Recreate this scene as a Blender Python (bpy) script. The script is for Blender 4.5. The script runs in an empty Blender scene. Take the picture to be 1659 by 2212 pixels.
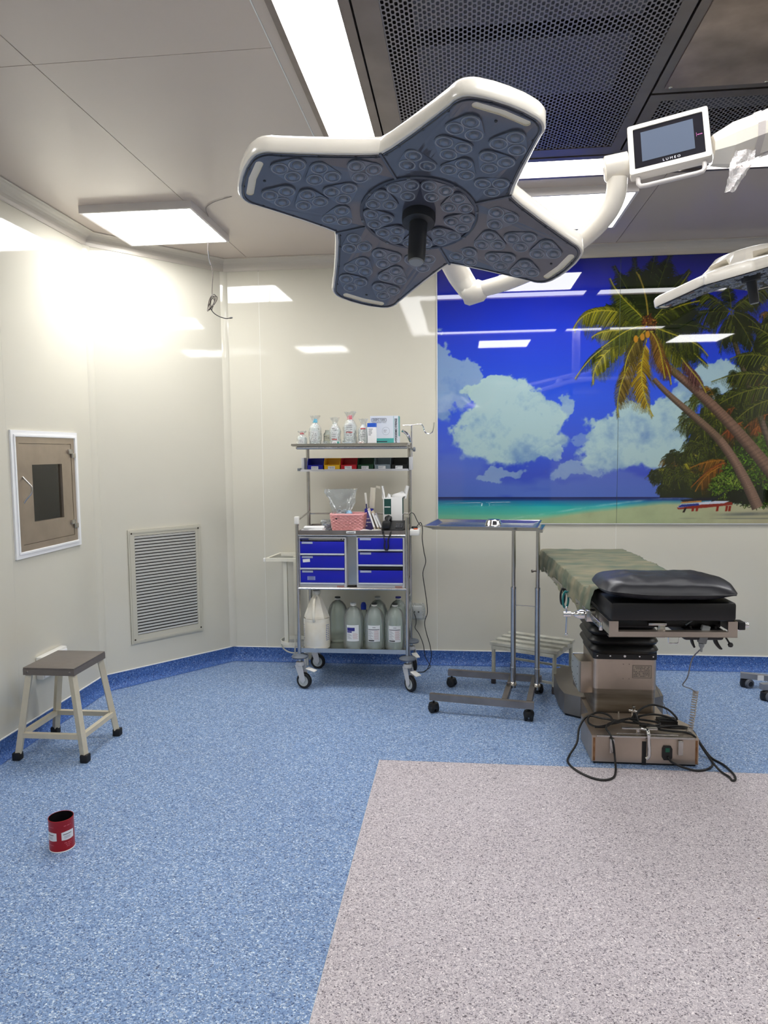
import bpy, bmesh, math, random
import numpy as np
from mathutils import Vector, Matrix, noise
from mathutils.geometry import tessellate_polygon
random.seed(4); np.random.seed(4)
sc = bpy.context.scene
PI = math.pi

# ------------------------------------------------------------------ camera, world, exposure
F_PX, YAW, PITCH, ROLL, CAM_Z = 1553.02, -0.107515, -0.083024, -0.010160, 1.5
fwd = Vector((math.sin(YAW)*math.cos(PITCH), math.cos(YAW)*math.cos(PITCH), math.sin(PITCH)))
r0 = Vector((math.cos(YAW), -math.sin(YAW), 0)); u0 = r0.cross(fwd)
rgt = math.cos(ROLL)*r0 + math.sin(ROLL)*u0; upv = -math.sin(ROLL)*r0 + math.cos(ROLL)*u0
cd = bpy.data.cameras.new('camera'); cam = bpy.data.objects.new('camera', cd)
sc.collection.objects.link(cam); sc.camera = cam
cd.sensor_fit = 'VERTICAL'; cd.sensor_height = 36.0; cd.lens = F_PX*36.0/2212.0
cd.clip_start = 0.05; cd.clip_end = 60
cam.matrix_world = Matrix(((rgt.x, upv.x, -fwd.x, 0), (rgt.y, upv.y, -fwd.y, 0), (rgt.z, upv.z, -fwd.z, CAM_Z), (0, 0, 0, 1)))
wd = bpy.data.worlds.new('world'); sc.world = wd; wd.use_nodes = True
wd.node_tree.nodes['Background'].inputs[0].default_value = (0.8, 0.85, 0.9, 1)
wd.node_tree.nodes['Background'].inputs[1].default_value = 0.15
PANEL_L = 12.0            # radiance of the ceiling panels
STRIP_L = 8.0            # radiance of the strip lights round the air unit
sc.view_settings.view_transform = 'Standard'; sc.view_settings.look = 'None'
sc.view_settings.gamma = 1.0; sc.view_settings.use_curve_mapping = False
sc.view_settings.exposure = 0.36

# ------------------------------------------------------------------ helpers
COL = sc.collection
OFF = {}
def s2l(c):
    c = c/255.0
    return c/12.92 if c <= 0.04045 else ((c+0.055)/1.055)**2.4
def rgb(r, g, b): return (s2l(r), s2l(g), s2l(b), 1.0)
def I4(): return Matrix.Identity(4)
def T(x, y, z): return Matrix.Translation((x, y, z))
def RX(a): return Matrix.Rotation(a, 4, 'X')
def RY(a): return Matrix.Rotation(a, 4, 'Y')
def RZ(a): return Matrix.Rotation(a, 4, 'Z')

class MB:
    def __init__(s): s.v = []; s.f = []; s.sm = []
    def add(s, vs, fs, smooth=False, M=None):
        o = len(s.v)
        for p in vs:
            p = Vector(p)
            if M is not None: p = M @ p
            s.v.append(tuple(p))
        for f in fs: s.f.append(tuple(i+o for i in f)); s.sm.append(smooth)
        return s
    def box(s, x0, x1, y0, y1, z0, z1, bev=0.0, M=None):
        if bev <= 0:
            v = [(x, y, z) for z in (z0, z1) for y in (y0, y1) for x in (x0, x1)]
            f = [(0, 2, 3, 1), (4, 5, 7, 6), (0, 1, 5, 4), (2, 6, 7, 3), (0, 4, 6, 2), (1, 3, 7, 5)]
            return s.add(v, f, False, M)
        bm = bmesh.new(); bmesh.ops.create_cube(bm, size=1)
        for v in bm.verts:
            v.co = Vector(((x0+x1)/2+v.co.x*(x1-x0), (y0+y1)/2+v.co.y*(y1-y0), (z0+z1)/2+v.co.z*(z1-z0)))
        b = min(bev, abs(x1-x0)*.49, abs(y1-y0)*.49, abs(z1-z0)*.49)
        bmesh.ops.bevel(bm, geom=list(bm.edges), offset=b, segments=2, affect='EDGES', profile=0.5)
        bm.verts.ensure_lookup_table(); bm.verts.index_update()
        s.add([v.co.copy() for v in bm.verts], [[v.index for v in f.verts] for f in bm.faces], True, M); bm.free()
        return s
    def bar(s, p0, p1, w, h=None, roll=0.0):
        h = h or w; p0 = Vector(p0); p1 = Vector(p1); d = p1-p0; L = d.length
        q = d.to_track_quat('X', 'Z').to_matrix().to_4x4()
        return s.box(0, L, -w/2, w/2, -h/2, h/2, 0, Matrix.Translation(p0) @ q @ RX(roll))
    def cyl(s, p0, p1, r0, r1=None, n=16, cap=True):
        r1 = r0 if r1 is None else r1
        return s.lathe([(0, 0)]*bool(cap)+[(r0, 0), (r1, (Vector(p1)-Vector(p0)).length)]+([(0, (Vector(p1)-Vector(p0)).length)] if cap else []), p0, Vector(p1)-Vector(p0), n, sharp=True)
    def lathe(s, prof, o=(0, 0, 0), axis=(0, 0, 1), n=24, sharp=False, M=None, sx=1.0, sy=1.0):
        q = Matrix.Translation(o) @ Vector(axis).to_track_quat('Z', 'Y').to_matrix().to_4x4()
        if M is not None: q = M @ q
        rings = []; vs = []; fs = []
        segs = []
        for (r, z) in prof:
            if r < 1e-7: rings.append([len(vs)]); vs.append((0, 0, z))
            else:
                rings.append(list(range(len(vs), len(vs)+n)))
                vs += [(r*sx*math.cos(2*PI*i/n), r*sy*math.sin(2*PI*i/n), z) for i in range(n)]
        if sharp:       # separate rings for flat caps
            vs2 = []; 
            for a, b in zip(range(len(prof)-1), range(1, len(prof))):
                va = rings[a]; vb = rings[b]; o1 = len(vs2); vs2 += [vs[i] for i in va]; o2 = len(vs2); vs2 += [vs[i] for i in vb]
                s._ring(fs, [o1+i for i in range(len(va))], [o2+i for i in range(len(vb))], n)
            caps = [len(rings[a]) == 1 or len(rings[a+1]) == 1 for a in range(len(prof)-1)]
            return s.add(vs2, fs, True, q)
        for a in range(len(prof)-1): s._ring(fs, rings[a], rings[a+1], n)
        return s.add(vs, fs, True, q)
    def _ring(s, fs, A, B, n):
        if len(A) == 1 and len(B) == 1: return
        for i in range(n):
            j = (i+1) % n
            if len(A) == 1: fs.append((A[0], B[j], B[i]))
            elif len(B) == 1: fs.append((A[i], A[j], B[0]))
            else: fs.append((A[i], A[j], B[j], B[i]))
    def tube(s, pts, r, n=8, smooth=True, steps=6, closed=False):
        P = [Vector(p) for p in pts]
        rr = r if isinstance(r, (list, tuple)) else [r]*len(P)
        if smooth and len(P) > 2:
            Q = []; RR = []
            m = len(P)
            rng = range(m) if closed else range(m-1)
            for i in rng:
                a = P[(i-1) % m] if (closed or i > 0) else P[0]*2-P[1]
                b = P[i]; c = P[(i+1) % m]; d = P[(i+2) % m] if (closed or i+2 < m) else P[-1]*2-P[-2]
                for k in range(steps):
                    t = k/steps
                    Q.append(0.5*((2*b)+(c-a)*t+(2*a-5*b+4*c-d)*t*t+(3*b-a-3*c+d)*t**3))
                    RR.append(rr[i]*(1-t)+rr[(i+1) % m]*t)
            if not closed: Q.append(P[-1]); RR.append(rr[-1])
            P = Q; rr = RR
        vs = []; fs = []; m = len(P); up = None
        for i in range(m):
            if closed: tg = P[(i+1) % m]-P[i-1]
            else: tg = P[min(i+1, m-1)]-P[max(i-1, 0)]
            if tg.length < 1e-9: tg = Vector((0, 0, 1))
            tg.normalize()
            if up is None:
                up = Vector((0, 0, 1)) if abs(tg.z) < .9 else Vector((1, 0, 0))
            up = up - tg*up.dot(tg)
            if up.length < 1e-6: up = tg.orthogonal()
            up.normalize(); sd = tg.cross(up)
            vs += [P[i]+rr[i]*(math.cos(2*PI*k/n)*up+math.sin(2*PI*k/n)*sd) for k in range(n)]
        for i in range(m if closed else m-1):
            for k in range(n):
                a = i*n+k; b = i*n+(k+1) % n; i2 = ((i+1) % m)*n
                fs.append((a, b, i2+(k+1) % n, i2+k))
        if not closed: fs.append(tuple(range(n))[::-1]); fs.append(tuple((m-1)*n+k for k in range(n)))
        return s.add(vs, fs, True)
    def plate(s, outer, holes, z0, z1, M=None):
        """polygon with holes, extruded from z0 to z1"""
        loops = [outer]+list(holes)
        flat = [p for l in loops for p in l]
        tri = tessellate_polygon([[Vector((p[0], p[1], 0)) for p in l] for l in loops])
        n = len(flat); vs = [(p[0], p[1], z0) for p in flat]+[(p[0], p[1], z1) for p in flat]
        fs = [tuple(t) for t in tri]+[tuple(i+n for i in reversed(t)) for t in tri]
        s.add(vs, fs, False, M)
        o = 0
        for l in loops:
            m = len(l); vv = [(p[0], p[1], z0) for p in l]+[(p[0], p[1], z1) for p in l]
            s.add(vv, [(i, (i+1) % m, m+(i+1) % m, m+i) for i in range(m)], False, M)
        return s
    def frame(s, x0, x1, y0, y1, w, z0, z1, M=None):
        return s.plate([(x0, y0), (x1, y0), (x1, y1), (x0, y1)], [[(x0+w, y0+w), (x0+w, y1-w), (x1-w, y1-w), (x1-w, y0+w)]], z0, z1, M)
    def grid(s, fn, nu, nv, smooth=True, M=None):
        vs = [fn(i/nu, j/nv) for j in range(nv+1) for i in range(nu+1)]
        fs = [(j*(nu+1)+i, j*(nu+1)+i+1, (j+1)*(nu+1)+i+1, (j+1)*(nu+1)+i) for j in range(nv) for i in range(nu)]
        return s.add(vs, fs, smooth, M)
    def mesh(s, name, m, off=None):
        me = bpy.data.meshes.new(name)
        vs = s.v if off is None else [(p[0]-off[0], p[1]-off[1], p[2]-off[2]) for p in s.v]
        me.from_pydata(vs, [], s.f); me.polygons.foreach_set('use_smooth', s.sm)
        me.materials.append(m); me.validate(); me.update()
        bm = bmesh.new(); bm.from_mesh(me); bmesh.ops.recalc_face_normals(bm, faces=list(bm.faces)); 
        for e in bm.edges:
            if len(e.link_faces) == 2 and e.calc_face_angle(0) > 0.7: e.smooth = False
        bm.to_mesh(me); bm.free()
        return me
    def build(s, name, m, parent=None, label=None):
        off = OFF.get(parent.name) if parent is not None else None
        o = bpy.data.objects.new(name, s.mesh(name, m, off)); COL.objects.link(o)
        if parent is not None:
            o.parent = parent
            if off is not None: OFF[o.name] = off
        if label: o['label'] = label
        return o

def tag(o, label, cat, group=None):
    o['label'] = label; o['category'] = cat
    if group: o['group'] = group
    return o
def thing(name, label, cat, loc=(0, 0, 0), group=None, local=False, M=None):
    """an Empty at the thing's base; parts are given in world coordinates unless local"""
    o = bpy.data.objects.new(name, None); COL.objects.link(o); o.empty_display_size = 0.05
    o.location = loc
    if M is not None: o.matrix_world = M
    if not (local or M is not None): OFF[o.name] = tuple(loc)
    return tag(o, label, cat, group)
def struct(name, mb, m, label=None):
    o = mb.build(name, m) if isinstance(mb, MB) else mb
    o['kind'] = 'structure'
    if label: o['label'] = label
    return o
def sroot(name, loc=(0, 0, 0), label=None):
    o = bpy.data.objects.new(name, None); COL.objects.link(o); o['kind'] = 'structure'; o.location = loc
    OFF[o.name] = tuple(loc)
    if label: o['label'] = label
    return o
def kids(o): return [c for c in bpy.data.objects if c.parent == o]
def dup(root, label, M=None, loc=None, group=None):
    def rec(o, par):
        c = o.copy(); COL.objects.link(c); c.parent = par
        for k in kids(o): rec(k, c)
        return c
    c = rec(root, None); c['label'] = label
    if M is not None: c.matrix_world = M
    if loc is not None: c.location = loc
    if group: c['group'] = group
    return c
def inst(src, parent, M=None, name=None):
    """a copy of a part sharing its mesh"""
    c = src.copy(); COL.objects.link(c); c.parent = parent
    if M is not None: c.matrix_local = M
    return c
def text(s_, size, m, parent, M, ext=0.0004, name='lettering', align='CENTER', sx=1.0, bold=0.0):
    cu = bpy.data.curves.new(name, 'FONT'); cu.body = s_; cu.size = size; cu.extrude = ext
    cu.align_x = align; cu.align_y = 'CENTER'; cu.resolution_u = 2; cu.offset = bold
    tmp = bpy.data.objects.new(name, cu); COL.objects.link(tmp)
    dg = bpy.context.evaluated_depsgraph_get()
    me = bpy.data.meshes.new_from_object(tmp.evaluated_get(dg)); bpy.data.objects.remove(tmp)
    me.transform(M @ Matrix.Diagonal((sx, 1, 1, 1)))
    off = OFF.get(parent.name) if parent is not None else None
    if off: me.transform(Matrix.Translation((-off[0], -off[1], -off[2])))
    me.materials.clear(); me.materials.append(m)
    o = bpy.data.objects.new(name, me); COL.objects.link(o); o.parent = parent
    if off: OFF[o.name] = off
    return o
# wall-facing orientation for prints on faces looking towards -y
FRONT = RX(PI/2)

# ------------------------------------------------------------------ materials
MATS = {}
def mat(name, col, rough=0.5, metal=0.0, spec=0.5, var=0.0, vs=8.0, col2=None, bump=0.0, bs=60.0, emit=0.0, coat=0.0, aniso=None, detail=4.0):
    if name in MATS: return MATS[name]
    m = bpy.data.materials.new(name); m.use_nodes = True; nt = m.node_tree; b = nt.nodes['Principled BSDF']
    b.inputs['Roughness'].default_value = rough; b.inputs['Metallic'].default_value = metal
    b.inputs['Specular IOR Level'].default_value = spec; b.inputs['Coat Weight'].default_value = coat
    c = rgb(*col); c2 = rgb(*col2) if col2 else tuple(x*(1-var) for x in c[:3])+(1,)
    b.inputs['Base Color'].default_value = c
    tc = nt.nodes.new('ShaderNodeTexCoord')
    def nz(scale, det=detail):
        n = nt.nodes.new('ShaderNodeTexNoise'); n.inputs['Scale'].default_value = scale; n.inputs['Detail'].default_value = det
        if aniso:
            mp = nt.nodes.new('ShaderNodeMapping'); mp.inputs['Scale'].default_value = aniso
            nt.links.new(tc.outputs['Object'], mp.inputs[0]); nt.links.new(mp.outputs[0], n.inputs['Vector'])
        else: nt.links.new(tc.outputs['Object'], n.inputs['Vector'])
        return n
    if var > 0 or col2:
        n = nz(vs); r = nt.nodes.new('ShaderNodeValToRGB'); r.color_ramp.elements[0].position = .35; r.color_ramp.elements[1].position = .65
        r.color_ramp.elements[0].color = c2; r.color_ramp.elements[1].color = c
        nt.links.new(n.outputs[0], r.inputs[0]); nt.links.new(r.outputs[0], b.inputs['Base Color'])
    if bump > 0:
        n = nz(bs); bp = nt.nodes.new('ShaderNodeBump'); bp.inputs['Strength'].default_value = bump; bp.inputs['Distance'].default_value = .002
        nt.links.new(n.outputs[0], bp.inputs['Height']); nt.links.new(bp.outputs[0], b.inputs['Normal'])
    if emit > 0:
        b.inputs['Emission Color'].default_value = (1.0, 1.0, 1.0, 1); b.inputs['Emission Strength'].default_value = emit
    MATS[name] = m
    return m
def vinyl(name, base, dark, light, pd=.16, pl=.78, scale=210.0):
    m = bpy.data.materials.new(name); m.use_nodes = True; nt = m.node_tree; b = nt.nodes['Principled BSDF']
    tc = nt.nodes.new('ShaderNodeTexCoord'); nz = nt.nodes.new('ShaderNodeTexNoise'); nz.inputs['Scale'].default_value = 90; nz.inputs['Detail'].default_value = 1
    mx = nt.nodes.new('ShaderNodeMixRGB'); mx.blend_type = 'ADD'; mx.inputs[0].default_value = 0.012
    nt.links.new(tc.outputs['Object'], nz.inputs['Vector']); nt.links.new(tc.outputs['Object'], mx.inputs[1]); nt.links.new(nz.outputs['Color'], mx.inputs[2])
    cols = []
    for sc_, st in ((scale, (1, 1.9, 1)), (scale*1.15, (1.9, 1, 1))):
        mp = nt.nodes.new('ShaderNodeMapping'); mp.inputs['Scale'].default_value = st
        vo = nt.nodes.new('ShaderNodeTexVoronoi'); vo.inputs['Scale'].default_value = sc_*.62; vo.feature = 'F1'
        nt.links.new(mx.outputs[0], mp.inputs[0]); nt.links.new(mp.outputs[0], vo.inputs['Vector'])
        sp = nt.nodes.new('ShaderNodeSeparateColor'); nt.links.new(vo.outputs['Color'], sp.inputs[0]); cols.append(sp)
    r1 = nt.nodes.new('ShaderNodeValToRGB'); r1.color_ramp.interpolation = 'CONSTANT'; e = r1.color_ramp.elements
    e[0].position = 0; e[0].color = rgb(*dark); e[1].position = pd; e[1].color = rgb(*base)
    x = e.new(pd*.5); x.color = tuple((a+bb)/2 for a, bb in zip(rgb(*dark), rgb(*base)))
    x = e.new(pl); x.color = tuple((a*1.0+bb)/2 for a, bb in zip(rgb(*light), rgb(*base))); x = e.new((pl+1)/2+.03); x.color = rgb(*light)
    nt.links.new(cols[0].outputs[0], r1.inputs[0])
    r2 = nt.nodes.new('ShaderNodeValToRGB'); r2.color_ramp.interpolation = 'CONSTANT'; e = r2.color_ramp.elements
    e[0].position = 0; e[0].color = (.35, .35, .4, 1); e[1].position = .1; e[1].color = (1, 1, 1, 1); x = e.new(.82); x.color = (1.35, 1.35, 1.3, 1)
    nt.links.new(cols[1].outputs[1], r2.inputs[0])
    mu = nt.nodes.new('ShaderNodeMixRGB'); mu.blend_type = 'MULTIPLY'; mu.inputs[0].default_value = .8
    nt.links.new(r1.outputs[0], mu.inputs[1]); nt.links.new(r2.outputs[0], mu.inputs[2])
    # faint large-scale scuffing
    nb = nt.nodes.new('ShaderNodeTexNoise'); nb.inputs['Scale'].default_value = 1.6; nb.inputs['Detail'].default_value = 5
    nt.links.new(tc.outputs['Object'], nb.inputs['Vector'])
    rb = nt.nodes.new('ShaderNodeValToRGB'); rb.color_ramp.elements[0].position = .3; rb.color_ramp.elements[0].color = (.93, .92, .92, 1); rb.color_ramp.elements[1].position = .7
    nt.links.new(nb.outputs[0], rb.inputs[0])
    m2 = nt.nodes.new('ShaderNodeMixRGB'); m2.blend_type = 'MULTIPLY'; m2.inputs[0].default_value = 1
    nt.links.new(mu.outputs[0], m2.inputs[1]); nt.links.new(rb.outputs[0], m2.inputs[2])
    nt.links.new(m2.outputs[0], b.inputs['Base Color'])
    b.inputs['Roughness'].default_value = .55; b.inputs['Specular IOR Level'].default_value = .3
    MATS[name] = m
    return m
def wallmat(name, col, rough, col2=None):
    m = mat(name, col, rough, var=.03, vs=1.2, col2=col2)
    nt = m.node_tree; b = nt.nodes['Principled BSDF']; tc = nt.nodes.new('ShaderNodeTexCoord')
    n = nt.nodes.new('ShaderNodeTexNoise'); n.inputs['Scale'].default_value = 45; n.inputs['Detail'].default_value = 1
    bp = nt.nodes.new('ShaderNodeBump'); bp.inputs['Strength'].default_value = .05; bp.inputs['Distance'].default_value = .001
    nt.links.new(tc.outputs['Object'], n.inputs['Vector']); nt.links.new(n.outputs[0], bp.inputs['Height']); nt.links.new(bp.outputs[0], b.inputs['Normal'])
    return m
def clear(name, tint, alpha, rough=.12, diffuse=0.0, bump=0.0, bs=60.0, gl=None):
    """thin clear plastic: tinted see-through film with sheen"""
    m = bpy.data.materials.new(name); m.use_nodes = True; nt = m.node_tree; nt.nodes.clear()
    out = nt.nodes.new('ShaderNodeOutputMaterial'); tr = nt.nodes.new('ShaderNodeBsdfTransparent'); tr.inputs[0].default_value = rgb(*tint)
    gs = nt.nodes.new('ShaderNodeBsdfGlossy'); gs.inputs['Roughness'].default_value = rough; gs.inputs[0].default_value = gl or (1, 1, 1, 1)
    df = nt.nodes.new('ShaderNodeBsdfDiffuse'); df.inputs[0].default_value = rgb(*tint)
    a = nt.nodes.new('ShaderNodeMixShader'); a.inputs[0].default_value = diffuse
    nt.links.new(tr.outputs[0], a.inputs[1]); nt.links.new(df.outputs[0], a.inputs[2])
    fr = nt.nodes.new('ShaderNodeFresnel'); fr.inputs[0].default_value = 1.0+alpha*2
    b = nt.nodes.new('ShaderNodeMixShader'); nt.links.new(fr.outputs[0], b.inputs[0]); nt.links.new(a.outputs[0], b.inputs[1]); nt.links.new(gs.outputs[0], b.inputs[2])
    if bump:
        tc = nt.nodes.new('ShaderNodeTexCoord'); n = nt.nodes.new('ShaderNodeTexNoise'); n.inputs['Scale'].default_value = bs; n.inputs['Detail'].default_value = 3
        bp = nt.nodes.new('ShaderNodeBump'); bp.inputs['Strength'].default_value = bump; bp.inputs['Distance'].default_value = .01
        nt.links.new(tc.outputs['Object'], n.inputs[0]); nt.links.new(n.outputs[0], bp.inputs['Height'])
        nt.links.new(bp.outputs[0], gs.inputs['Normal']); nt.links.new(bp.outputs[0], fr.inputs['Normal'])
    nt.links.new(b.outputs[0], out.inputs[0]); MATS[name] = m
    return m

M_wall = wallmat('wall_sheet', (212, 208, 193), .045)
M_ceil = wallmat('ceiling_sheet', (208, 195, 184), .2)
M_bead = mat('sealant', (236, 236, 230), .5)
M_joint = mat('dark_joint', (60, 54, 52), .7)
M_blue = vinyl('blue_vinyl', (124, 152, 194), (72, 98, 142), (206, 220, 232), scale=300.0)
M_skirt = vinyl('skirting_vinyl', (70, 106, 172), (46, 74, 136), (138, 164, 208), pd=.16, pl=.86, scale=270)
M_pink = vinyl('pink_vinyl', (192, 184, 189), (112, 104, 110), (224, 218, 220), pd=.13, scale=330.0)
M_steel = mat('brushed_steel', (200, 197, 193), .2, 1.0, var=.10, vs=14, bump=.05, bs=300)
M_dull = mat('dull_steel', (160, 152, 148), .42, 1.0, var=.22, vs=9)
M_dark = mat('dark_steel', (150, 142, 136), .36, 1.0, var=.25, vs=7)
M_chrome = mat('chrome', (225, 225, 225), .08, 1.0)
M_white = mat('white_enamel', (232, 230, 224), .3)
M_cream = mat('cream_paint', (214, 204, 180), .38, var=.06, vs=20)
M_lampw = mat('lamp_enamel', (236, 230, 218), .22, coat=.3)
M_black = mat('black_plastic', (20, 20, 22), .4)
M_rub = mat('black_rubber', (26, 26, 28), .65)
M_grey = mat('grey_plastic', (120, 126, 132), .45)
M_cable = mat('black_cable', (18, 18, 20), .45)
M_paper = mat('white_paper', (236, 236, 236), .6)
M_print = mat('print_ink', (60, 60, 70), .6)
M_light = mat('lit_diffuser', (255, 255, 255), .5, emit=PANEL_L)
M_strip = mat('lit_strip', (255, 255, 255), .5, emit=STRIP_L)
M_trimw = mat('white_trim', (240, 240, 240), .3)
M_alu = mat('aluminium', (228, 222, 218), .4, 0.0)

# ------------------------------------------------------------------ room
XL, XR, YN, YB, H = -2.27, 3.75, -1.3, 5.0, 2.84
YC1 = 4.26; XC2 = -1.655
ANG = math.atan2(YB-YC1, XC2-XL); LANG = math.hypot(XC2-XL, YB-YC1)
# floor: blue field with a pink inlay, one sheet welded against the other
struct('floor', MB().plate([(XL-.05, YN-.05), (XR+.05, YN-.05), (XR+.05, YB+.05), (XL-.05, YB+.05)], [[(-.402, 3.385), (3.0, 3.385), (3.0, .2), (-.402, .2)]], -.04, 0), M_blue, 'blue speckled vinyl floor')
fl = bpy.data.objects['floor']
MB().box(-.40, 2.998, .202, 3.383, -.04, 0).build('vinyl_inlay', M_pink, fl, 'pinkish grey speckled vinyl inlay')
MB().box(-.412, 3.01, .19, 3.395, -.045, -.002).build('weld_line', M_bead, fl)
# scuffs and droppings on the inlay
rb = MB()
for (x, y, a, b) in ((.93, 2.34, .004, .0015), (.945, 2.3, .005, .002), (.99, 2.36, .003, .002), (.85, 2.21, .004, .002), (1.06, 2.2, .004, .002), (.42, 2.3, .004, .0015)):
    rb.lathe([(0, 0), (a, 0), (a*.7, .0012), (0, .0015)], (x, y, 0), n=8, sy=.45)
rb.build('crumbs', mat('brown_crumb', (96, 66, 50), .8), fl)['kind'] = 'stuff'

def panel_wall(root, segs, M, z0, z1, th=.02, mt=None, gap=.0022):
    """sheet panels standing in front of a backing, in the local frame M (x along wall, y into the room, z up)"""
    first = None
    for (a, b) in segs:
        MB().box(a+gap/2, b-gap/2, 0, th, z0, z1, 0, M).build('panel', mt or M_wall, root)
        MB().box(b-gap*.45, b+gap*.45, .001, th-.0004, z0, z1-.08, 0, M).build('sealant_joint', M_bead, root)
SK = .098          # skirting top
CV = 2.765         # cove foot
# back wall (faces -y)
wb = struct('wall_back', MB().box(XC2-.05, XR+.1, YB+.0195, YB+.12, -.04, H+.1), M_bead)
Mb = Matrix(((1, 0, 0, 0), (0, -1, 0, YB+.02), (0, 0, 1, 0), (0, 0, 0, 1)))
panel_wall(wb, [(XC2-.02, -1.403), (-1.403, -.17), (-.17, 1.045), (1.045, 2.26), (2.26, 3.475), (3.475, XR)], Mb, 0, H)
wl = struct('wall_left', MB().box(XL-.12, XL-.0195, YN-.1, YC1+.05, -.04, H+.1), M_bead)
Ml = Matrix(((0, 1, 0, XL-.02), (1, 0, 0, 0), (0, 0, 1, 0), (0, 0, 0, 1)))
panel_wall(wl, [(YN, -.2), (-.2, 1.0), (1.0, 2.2)], Ml, 0, H)
# the two panels round the pass-through hatch
BY0, BY1, BZ0, BZ1 = 3.455, 4.03, .998, 1.60
panel_wall(wl, [(2.2, 3.405)], Ml, 0, H)
MB().plate([(3.405, 0), (YC1+.0, 0), (YC1+.0, H), (3.405, H)], [[(BY0, BZ0), (BY0, BZ1), (BY1, BZ1), (BY1, BZ0)]], XL-.02, XL, Matrix(((0, 0, 1, 0), (1, 0, 0, 0), (0, 1, 0, 0), (0, 0, 0, 1)))).build('panel', M_wall, wl)
wa = MB(); Ma = T(XL, YC1, 0) @ RZ(ANG)     # x along wall, -y into the room
wa.box(-.02, LANG+.02, .0195, .1, -.04, H+.1, 0, Ma); wa = struct('wall_corner', wa, M_bead)
MB().box(.0, LANG, 0, .02, 0, H, 0, Ma).build('panel', M_wall, wa)
wr = struct('wall_right', MB().box(XR+.0195, XR+.12, YN-.1, YB+.1, -.04, H+.1), M_bead)
for a in range(5): MB().box(XR, XR+.02, YN+a*1.26+.002, YN+(a+1)*1.26-.002, 0, H).build('panel', M_wall, wr)
wn = struct('wall_front', MB().box(XL-.1, XR+.1, YN-.12, YN-.0195, -.04, H+.1), M_bead)
for (a, b) in ((XL, -1.2), (-1.2, 0.0), (1.4, 2.6), (2.6, XR)): MB().box(a+.002, b-.002, YN-.02, YN, 0, H).build('panel', M_wall, wn)
MB().box(.002, 1.398, YN-.02, YN, 2.1, H).build('panel', M_wall, wn)
dr = struct('door_1', MB().box(.03, 1.37, YN-.019, YN-.005, 0.006, 2.08), mat('door_sheet', (150, 165, 175), .3))
MB().box(.45, .95, YN-.006, YN+.002, 1.2, 1.7).build('window_pane', mat('door_glass', (40, 45, 50), .05), dr)
MB().box(1.27, 1.31, YN-.006, YN+.03, .95, 1.2, .004).build('door_handle', M_steel, dr)

# coved skirting: vinyl turned up the wall with a white capping
def skirting(name, p0, p1, nrm):
    p0 = Vector(p0); p1 = Vector(p1); nrm = Vector(nrm); mb = MB()
    prof = [(0.0005, SK), (.004, SK), (.004, .045)]+[(.004+.036*(1-math.cos(a)), .045-.0435*math.sin(a)) for a in [PI/2*k/6 for k in range(1, 7)]]+[(.0005, .0006)]
    vs = [tuple(p+nrm*a+Vector((0, 0, z))) for p in (p0, p1) for a, z in prof]; m = len(prof)
    mb.add(vs, [(i, (i+1) % m, m+(i+1) % m, m+i) for i in range(m)], True)
    o = struct(name, mb, M_skirt)
    c = MB(); d = (p1-p0).normalized()
    q = [p0+nrm*.0003, p1+nrm*.0003, p1+nrm*.0065, p0+nrm*.0065]
    vs = [tuple(a+Vector((0, 0, z))) for z in (SK, SK+.005) for a in q]
    c.add(vs, [(0, 1, 2, 3), (4, 5, 6, 7), (0, 1, 5, 4), (1, 2, 6, 5), (2, 3, 7, 6), (3, 0, 4, 7)])
    c.build('capping_strip', M_trimw, o)
na = Vector((math.sin(ANG), -math.cos(ANG), 0))
skirting('baseboard_back', (XC2, YB, 0), (XR, YB, 0), (0, -1, 0))
skirting('baseboard_corner', (XL, YC1, 0), (XC2, YB, 0), na)
skirting('baseboard_left', (XL, YN, 0), (XL, YC1, 0), (1, 0, 0))
skirting('baseboard_right', (XR, YN, 0), (XR, YB, 0), (-1, 0, 0))
# cove profile between wall and ceiling
def cove(name, p0, p1, nrm, s=.075):
    p0 = Vector(p0); p1 = Vector(p1); nrm = Vector(nrm); mb = MB()
    prof = [(0.0006, H-.0006), (.0006, H-s), (.006, H-s), (.006, H-s+.004)]+[(.008+(s-.012)*(1-math.cos(a)), H-s+.004+(s-.012)*math.sin(a)) for a in [PI/2*k/6 for k in range(0, 7)]]+[(s, H-.006), (s, H-.0006)]
    m = len(prof); vs = [tuple(p+nrm*a+Vector((0, 0, z))) for p in (p0, p1) for a, z in prof]
    mb.add(vs, [(i, (i+1) % m, m+(i+1) % m, m+i) for i in range(m)]+[tuple(range(m)), tuple(range(m, 2*m))], False)
    return struct(name, mb, mat('cove_trim', (206, 198, 186), .3))
cove('trim_1', (XC2-.002, YB, 0), (XR, YB, 0), (0, -1, 0))
cove('trim_2', (XL, YC1, 0), (XC2, YB, 0), na)
cove('trim_3', (XL, YN, 0), (XL, YC1, 0), (1, 0, 0))
cove('trim_6', (XR, YN, 0), (XR, YB, 0), (-1, 0, 0))
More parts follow.
